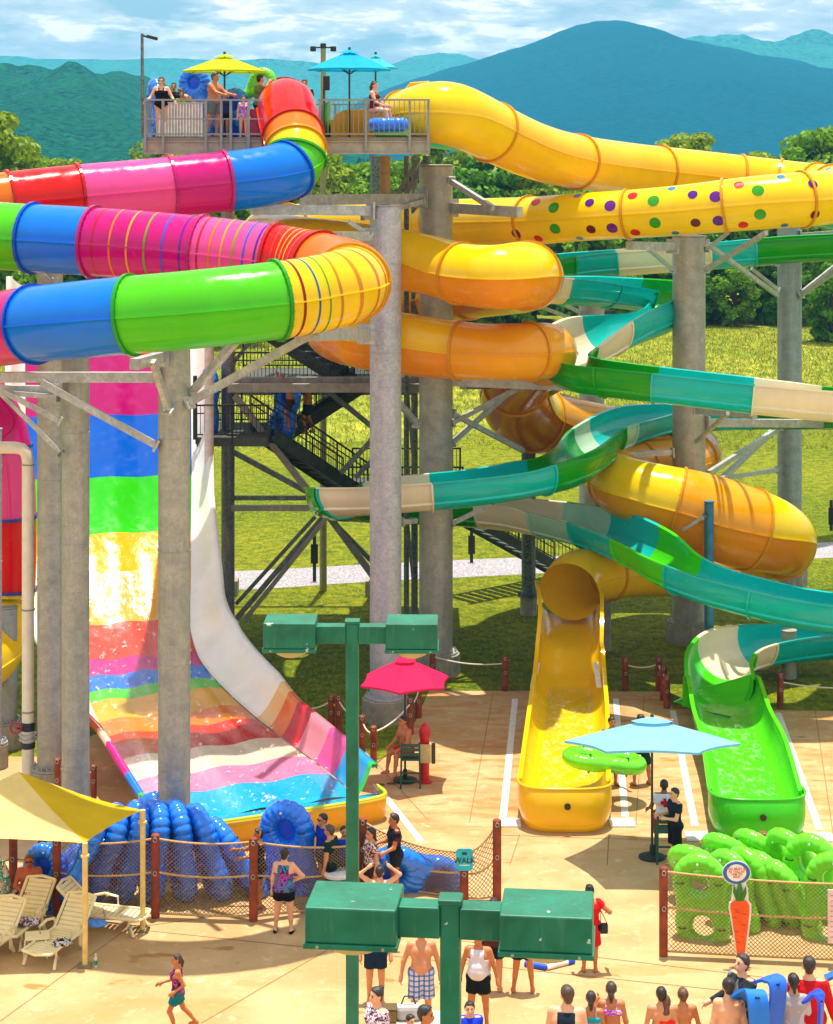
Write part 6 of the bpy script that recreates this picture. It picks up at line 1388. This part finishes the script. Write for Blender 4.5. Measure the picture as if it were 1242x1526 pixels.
            V, Q = sdf_mesh(pr, h, k, clips=[(up, T_(0, 0, .80)@up)], inflate=.012); V2, Q2 = sdf_mesh([cut('ua1', .4, 1.15)], h, k, inflate=.013); V3, Q3 = sdf_mesh([cut('ua-1', .4, 1.15)], h, k, inflate=.013)
            emit(np.vstack([V, V2, V3]), np.vstack([Q, Q2+len(V), Q3+len(V)+len(V2)]), 'dress', mat)
        elif kind_ == 'shoes':
            em = MB()
            for s in (1, -1):
                an = limbs['sh%d' % s][1]; V, Q = sdf_mesh([(an+np.array([0, .02, -.028])*1*u, an+np.array([s*.01, -.085, -.034])*u, .021*u, .017*u)], h, k, inflate=.010); em.add(V, Q.tolist())
            emit(np.array(em.v), em.f, 'shoes', mat)
        elif kind_ == 'life_vest':
            V, Q = sdf_mesh(tor, h, k, clips=zclip(.58, .83), inflate=.035); emit(V, Q, 'life_vest', mat)
    def loc(p): return (np.array(p)-np.array([0, 0, low]))@R.T+np.array(pos, float)
    return root, dict(T=lambda x, y, z: loc(T_(x, y, z)), HD=lambda x, y, z: loc(HD(x, y, z)), limbs={a: (loc(b[0]), loc(b[1])) for a, b in limbs.items()})
def at(X, Y, D=None, z=0):
    if D is None: return gp(X, Y, z)+np.array([0, 0, .014 if z == 0 else 0])
    p = px(X, Y, D); return np.array([p[0], D, z])
AD = ((.22, .02, -1), (.10, -.18, -1)); AM = ((-.22, .02, -1), (-.10, -.18, -1))
def arm(a, b): return (a, b)
# --- on the platform
Z = ZF+.0; GPf = 'people on the launch platform'
person(at(241, 0, 55.5, Z), 'woman in a black swimsuit and sunglasses leaning on the platform rail', 1.66, 0, LT, 1.05, ((( .55, -.15, -1), (.35, -.75, -.35)), ((-.55, -.15, -1), (-.35, -.75, -.35))), wear=(('swimsuit', '#101014'),), hair=('long', '#2a1810'), female=True, shades=True)
person(at(259, 0, 57.2, Z), 'dark haired boy just behind the woman in the black swimsuit', 1.55, 10, MD, wear=(('tshirt', '#1c2c3c'), ('shorts', '#20242c')), hair=('short', '#140c08'))
person(at(271, 0, 56.6, Z), 'child in green looking over the white slatted panel', 1.30, 5, MD, wear=(('tshirt', '#6aa020'), ('shorts', '#203050')), hair=('bob', '#1a100a'))
person(at(292, 0, 57.4, Z), 'person bending forward behind the white slatted panel', 1.6, -70, LT, lean=(0, -1.1), wear=(('swim_shorts', '#2a4a90'),), hair=('short', '#2a1a10'))
person(at(318, 0, 55.7, Z), 'shirtless man in grey shorts standing at the rail with arms forward', 1.80, 62, TN, 1.1, (((.1, -.8, -.7), (0, -1, -.25)), ((-.1, -.8, -.7), (0, -1, -.25))), (((.1, -.15, -1), (.05, .15, -1)), ((-.1, .1, -1), (-.05, .2, -1))), lean=(0, -.08), wear=(('swim_shorts', '#6a7272'),), hair=('short', '#24160e'), belly=1)
person(at(335, 0, 56.9, Z), 'child with black hair under the yellow green parasol', 1.28, 20, MD, wear=(('tshirt', '#2a3a70'), ('shorts', '#202020')), hair=('short', '#120a08'))
person(at(363, 0, 56.0, Z), 'small girl in a pink and lilac swimsuit at the platform rail', 1.15, 15, LT, wear=(('swimsuit', '#d880b8', ('mottle', '#8a70d0', '#e8a0c8', 10)),), hair=('long', '#3a2012'), female=True)
person(at(388, 0, 57.2, Z), 'man in an olive shirt lifting a green tube beside the red tube mouth', 1.78, 120, MD, arms=(((.3, -.8, -.1), (.2, -.6, .6)), ((-.3, -.8, -.1), (-.2, -.6, .6))), wear=(('tshirt', '#8a8a50'), ('shorts', '#2c3430')), hair=('short', '#160e0a'))
person(at(454, 0, 58.4, Z), 'dark haired person half hidden behind the red tube mouth', 1.68, 0, MD, wear=(('tshirt', '#30343c'), ('shorts', '#24282c')), hair=('short', '#140c0a'))
person(np.array([px(558, 0, 56.4)[0], 56.4, ZF+.0]), 'woman in a dark red swimsuit sitting on the launch tub', 1.64, 70, LT, arms=(((.15, -.5, -1), (0, -.9, -.4)), ((-.15, -.5, -1), (0, -.9, -.4))), legs=(((.1, -1, -.1), (.05, -.3, -1)), ((-.1, -1, -.1), (-.05, -.3, -1))), wear=(('swimsuit', '#7a1020'),), hair=('pony', '#4a2a18'), female=True, seated=.80)
# --- on the stairs
sz = CAMH-(640-HOR)/3000*64
for X, D, l, yw in ((432, 64.2, 'person climbing the dark stairs with a blue tube, nearer one', -70), (458, 64.8, 'person climbing the dark stairs behind the blue tube, further one', -70)):
    person(np.array([px(X, 0, D)[0], D, sz+(.0 if X < 440 else -.25)]), l, 1.72, yw, TN, legs=(((.1, -.5, -1), (.05, .3, -1)), ((-.1, .25, -1), (-.05, .4, -1))), arms=(((.3, -.7, .3), (.1, -.3, 1)), ((-.3, -.7, .3), (-.1, -.3, 1))), wear=(('swim_shorts', '#4a2418' if X < 440 else '#1c2848'),), hair=('short', '#160e0a'))
person(np.array([px(522, 0, 67)[0], 67, CAMH-(572-HOR)/3000*64.5]), 'person in dark clothes on the upper stair landing', 1.72, 30, MD, wear=(('tshirt', '#1a2020'), ('shorts', '#141818')), hair=('short', '#100c08'), h=.022)
# --- lifeguard under the red parasol
g_ = gp(606, 1166)
person(np.array([g_[0], g_[1], .78-.80]), 'seated shirtless lifeguard in red shorts under the red parasol', 1.78, -58, TN, 1.05, (((.2, -.35, -1), (-.2, -.9, -.5)), ((-.2, -.35, -1), (.2, -.9, -.5))), (((.22, -1, -.15), (.05, -.12, -1)), ((-.15, -1, -.15), (-.05, -.1, -1))), lean=(0, -.12), wear=(('swim_shorts', '#d81418'),), hair=('short', '#1c120c'), seated=.86)
# --- carrying the green tube
person(at(912, 1172), 'person in a teal shirt holding the front of the green tube', 1.70, 20, TN, arms=(((.3, -.5, -1), (.1, -1, .1)), ((-.3, -.5, -1), (-.1, -1, .1))), wear=(('tshirt', '#1c5a6c'), ('shorts', '#2a4a7a')), hair=('short', '#1a100a'))
person(at(955, 1170), 'man in dark green shorts hidden by the light blue parasol', 1.75, -150, TN, legs=(((.2, -.1, -1), (.05, .1, -1)), ((-.22, .1, -1), (-.05, .15, -1))), wear=(('tshirt', '#1e4a58'), ('long_shorts', '#16382c')), hair=('short', '#0e0806'))
# --- first aid lifeguard and the man beside
g_ = gp(990, 1272)
r_, fx = person(np.array([g_[0], g_[1], .78-.80]), 'lifeguard in a white shirt with a red cross seated under the blue parasol', 1.74, 178, DKS, 1.05, (((.35, -.2, -1), (.2, -.8, -.4)), ((-.35, -.2, -1), (-.2, -.8, -.4))), (((.2, -1, -.1), (0, -.1, -1)), ((-.2, -1, -.1), (0, -.1, -1))), wear=(('tshirt', '#e6e6ee'), ('swim_shorts', '#c01018')), hair=('short', '#0c0806'), seated=.86)
c = fx['T'](0, .085, .735); mb = MB(); cc_ = c+np.array([.0, -.055, 0])
for w, h_ in ((.09, .03), (.03, .09)): mb.box((cc_[0]-w, cc_[1]-.006-(.002 if w < .05 else 0), cc_[2]-h_), (cc_[0]+w, cc_[1]+.05, cc_[2]+h_))
mb.build('cross_print', clothmat('#c8101c'), r_)
person(at(1006, 1292), 'young man in a navy t-shirt with hands clasped beside the seated lifeguard', 1.72, -70, LT, .95, (((.15, -.35, -1), (-.25, -1, .15)), ((-.15, -.35, -1), (.35, -1, .1))), wear=(('tshirt', '#12202e', ('mottle', '#12202e', '#12202e', 3)), ('long_shorts', '#101418')), hair=('big', '#140e0c'))
# --- queue behind the net
person(at(386, 1352), 'dark haired boy in black standing at the big upright blue tube', 1.62, -75, TN, arms=(((.2, -.8, -.6), (.2, -1, .0)), ((-.2, -.8, -.6), (-.2, -1, 0))), wear=(('tshirt', '#16181c'), ('shorts', '#14161a')), hair=('short', '#0e0a08'))
person(at(424, 1391), 'woman in a purple and teal tankini with her hand on her hip', 1.70, 172, LT, 1.12, (((.25, 0, -1), (.05, -.1, -1)), ((-.75, .0, -.7), (.75, -.1, -.45))), (((.14, 0, -1), (.10, 0, -1)), ((-.10, 0, -1), (-.04, 0, -1))), wear=(('tank_top', '#7a2a9c', ('mottle', '#1a90a0', '#302050', '#c040b0', '#2070a0', 9)), ('shorts', '#0c0c10'), ('shoes', '#2a1c18')), hair=('bun', '#100a0a'), female=True)
person(at(482, 1335), 'man in glasses and a royal blue shirt in the queue', 1.72, -60, MD, wear=(('tshirt', '#1838c0'), ('shorts', '#20242c')), hair=('short', '#140e0a'), shades=True)
person(at(492, 1352), 'man in a dark green shirt with grey hair turned right in the queue', 1.70, -110, MD, 1.15, wear=(('tshirt', '#12302c'), ('shorts', '#14181a')), hair=('short', '#3c3028'))
person(at(513, 1342), 'child in a blue shirt looking back beside the lamp post', 1.55, 20, MD, wear=(('tshirt', '#1c40c8'), ('shorts', '#202430')), hair=('short', '#140c0a'))
person(at(553, 1352), 'woman with long black hair in a patterned top behind the net', 1.64, -60, MD, wear=(('tshirt', '#d8b8a8', ('mottle', '#6a2c34', '#e8dcd0', 12)), ('shorts', '#3a2c30')), hair=('verylong', '#0c0808'), female=True)
person(at(588, 1338), 'man in a black and maroon t-shirt holding a blue tube', 1.76, -75, TN, 1.02, (((.2, -.3, -1), (.2, -1, -.3)), ((-.2, -.3, -1), (-.2, -1, -.3))), wear=(('tshirt', '#14141a', ('mottle', '#14141a', '#5a2430', 4)), ('shorts', '#22242a')), hair=('big', '#0c0808'))
person(at(566, 1415), 'person with both arms raised to the head behind the lamp head', 1.62, 180, LT, arms=(((.8, -.1, .6), (-.6, .1, .5)), ((-.8, -.1, .6), (.6, .1, .5))), wear=(('tank_top', '#9a8a80'), ('shorts', '#2a2c34')), hair=('short', '#140c0a'))
# --- open deck
person(at(560, 1495), 'man in a blue sports vest and navy shorts left of the plaid shorts man', 1.78, 0, MD, arms=(((.25, .05, -1), (.05, -.35, -1)), ((-.25, .05, -1), (-.05, -.35, -1))), wear=(('tshirt', '#10286c', ('mottle', '#143a9a', '#0c2050', 6)), ('swim_shorts', '#142c48')), hair=('short', '#1a100c'))
person(at(628, 1530), 'shirtless man walking in white and blue plaid swim shorts', 1.82, 4, MD, 1.08, (((.35, .05, -1), (.15, -.1, -1)), ((-.40, .05, -1), (-.18, -.1, -1))), (((.08, 0, -1), (.02, .05, -1)), ((-.08, -.12, -1), (-.03, .15, -1))), wear=(('long_shorts', '#d8dcec', ('plaid', '#3060b8')),), hair=('short', '#20140e'), belly=.6)
person(at(713, 1532), 'bald older man in a white vest and black shorts walking', 1.74, -12, TN, 1.06, (((.35, .05, -1), (.25, -.1, -1)), ((-.35, .05, -1), (-.15, -.1, -1))), (((.10, .05, -1), (.04, .1, -1)), ((-.08, -.1, -1), (-.03, .1, -1))), head=(-25, 0), wear=(('tank_top', '#e4dce8'), ('swim_shorts', '#101218')), hair=('bald', '#a89888'), belly=1)
person(at(736, 1478), 'person in navy shorts and dark shirt half behind the right lamp head', 1.74, 175, MD, .98, wear=(('tshirt', '#5a2420'), ('swim_shorts', '#101c3c')), hair=('bun', '#2a1410'), female=True)
person(at(780, 1480), 'man in dark shorts hidden above the waist by the right lamp head', 1.76, 178, TN, legs=(((.10, 0, -1), (.12, 0, -1)), ((-.10, 0, -1), (-.10, 0, -1))), wear=(('swim_shorts', '#0e1420'),), hair=('short', '#1c120c'))
r_, fx = person(at(879, 1449), 'woman in a long red top with a black handbag standing on the deck', 1.66, 178, TN, 1.12, (((.5, .0, -1), (.1, -.2, -1)), ((-.75, 0, -.6), (.1, -.9, -.2))), wear=(('dress', '#d81420'), ('shorts', '#101014')), hair=('bun', '#0c0808'), female=True)
hb = thing('handbag', 'small black handbag hanging at the side of the woman in red', 'bag', fx['T'](-.17, 0, .50)); q = np.array(hb.location); mb = MB(); mb.box((q[0]-.09, q[1]-.05, q[2]-.10), (q[0]+.07, q[1]+.05, q[2]+.10)); mb.build('bag_body', plain('black', '#101214', .4), hb, bevel=.03)
mb = MB(); mb.poly([q+np.array([-.07, 0, .1]), fx['T'](-.13, .0, .70), fx['T'](-.09, .0, .815), fx['T'](-.12, -.03, .72), q+np.array([.05, 0, .1])], .008, 5); mb.build('strap', plain('black', '#101214', .4), hb)
person(at(264, 1537), 'running girl in a teal skirt and patterned top with a long ponytail', 1.42, -82, TN, .88, (((.1, .5, -1), (.1, -.8, -.5)), ((-.1, -.35, -1), (-.1, -.9, -.3))), (((.04, -.45, -1), (0, .35, -1)), ((-.04, .35, -1), (0, .7, -.8))), wear=(('tank_top', '#8a3a78', ('mottle', '#201c40', '#c04a90', 9)), ('skirt', '#16788c')), hair=('pony', '#2c1a10'), female=True)
g_ = gp(43, 1366)
person(np.array([g_[0], g_[1]+.1, -.42]), 'shirtless older man sitting on a lounger with hands together', 1.78, 6, '#b8592c', 1.18, (((.3, -.35, -1), (-.6, -.8, -.15)), ((-.3, -.35, -1), (.6, -.8, -.15))), (((.45, -1, -.05), (.05, -.1, -1)), ((-.45, -1, -.05), (-.05, -.1, -1))), lean=(0, -.15), wear=(('swim_shorts', '#12181c'),), hair=('short', '#4a3a2c'), seated=.88, belly=1.2, shades=True)
# --- bottom edge (heads and backs): ground line lies below the picture
def low_(X, Yhead, D, H): 
    """stand a person so that the top of the head shows at Yhead; ground is flat so D follows from the height"""
    d = (CAMH-2.5-H)*FOC/(Yhead-HOR); return np.array([(X-621)/FOC*d, d, 2.5])
person(low_(562, 1472, 0, 1.62), 'woman with a hair bun in a black and white floral top at the bottom edge', 1.62, -60, LT, 1.15, wear=(('tshirt', '#e0c8d8', ('mottle', '#5a1c48', '#f0e4e8', 16)), ('shorts', '#303038')), hair=('bun', '#1c100c'), female=True)
person(low_(634, 1499, 0, 1.74), 'dark haired man whose head shows at the bottom beside the lamp post', 1.74, 75, TN, wear=(('tshirt', '#c8b8a0'), ('shorts', '#303038')), hair=('short', '#0e0a08'))
person(low_(700, 1493, 0, 1.30), 'small child in a bright blue life vest right of the lamp post', 1.30, 5, LT, wear=(('life_vest', '#1438d8'), ('shorts', '#203060')), hair=('bob', '#1c100c'))
person(low_(612, 1513, 0, 1.15), 'toddler in red partly hidden behind the low table', 1.15, 40, LT, wear=(('tshirt', '#e0304c'), ('shorts', '#303038')), hair=('short', '#140c0a'))
person(low_(845, 1470, 0, 1.78), 'broad man in a navy sleeveless shirt seen from behind', 1.78, 172, LT, 1.28, wear=(('tank_top', '#16283a'), ('shorts', '#22242a')), hair=('short', '#3a2418'), head=(25, 0))
person(low_(881, 1478, 0, 1.40), 'girl with wet dark hair in a turquoise bikini seen from behind', 1.40, 176, TN, .9, wear=(('bikini_top', '#18b0c8'), ('bikini_bottom', '#18b0c8')), hair=('pony', '#1c1410'), female=True)
person(low_(911, 1464, 0, 1.50), 'girl in a pink and purple bikini with her right hand at her neck', 1.50, 176, TN, .92, (((.5, 0, -.85), (-.35, -.4, .9)), ((-.25, 0, -1), (-.1, -.1, -1))), wear=(('bikini_top', '#e870c0', ('mottle', '#8a50d0', '#e8b0e0', 14)), ('bikini_bottom', '#a070e0', ('mottle', '#e0a0e0', '#6a50c0', 14))), hair=('pony', '#2c1c14'), female=True)
person(low_(986, 1472, 0, 1.46), 'dark haired child standing in front of the girl in the red bikini', 1.46, 178, MD, .9, wear=(('swim_shorts', '#20304c'),), hair=('short', '#0e0a08'))
person(low_(992, 1484, 0, 1.34), 'girl with a brown ponytail in a bright red bikini top', 1.34, 182, TN, .9, wear=(('bikini_top', '#f02c1c'), ('bikini_bottom', '#f02c1c')), hair=('long', '#4c2c1a'), female=True)
person(low_(1018, 1473, 0, 1.42), 'shirtless boy with wet brown hair to the right of the red bikini girl', 1.42, 186, TN, .9, (((.3, 0, -1), (.25, -.1, -1)), ((-.3, 0, -1), (-.2, -.1, -1))), wear=(('swim_shorts', '#2c4a6a'),), hair=('short', '#4a2c1a'))
person(low_(1106, 1423, 0, 1.80), 'man in a black and grey rash shirt looking down to the right', 1.80, -60, LT, 1.05, (((.3, -.6, -.6), (.5, -.8, .4)), ((-.3, -.3, -1), (-.2, -.8, -.3))), head=(0, 15), wear=(('long_sleeve_shirt', '#22262c', ('mottle', '#2c3238', '#7a8086', 3)), ('shorts', '#1c2026')), hair=('short', '#24160e'))
person(low_(1086, 1459, 0, 1.66), 'woman with a dark bun in a low backed black swimsuit', 1.66, 184, LT, 1.1, wear=(('bikini_bottom', '#0c0c10'), ('shorts', '#0c0c10')), hair=('bun', '#1c120c'), female=True)
r_, fx = person(low_(1183, 1452, 0, 1.60), 'girl with a long black braid in a grey long sleeved rash shirt', 1.60, 180, LT, 1.0, wear=(('long_sleeve_shirt', '#a8a0a8', ('mottle', '#a8a0a8', '#c0b8bc', 4)), ('bikini_bottom', '#6a6478')), hair=('braid', '#0e0a0a'), female=True)
person(low_(1206, 1427, 0, 1.80), 'man in a bright red long sleeved shirt at the bottom right', 1.80, 168, LT, 1.15, (((.5, -.1, -1), (.3, -.9, -.2)), ((-.35, 0, -1), (-.2, -.4, -1))), wear=(('long_sleeve_shirt', '#d01420'), ('shorts', '#c0141c')), hair=('short', '#1c120c'))
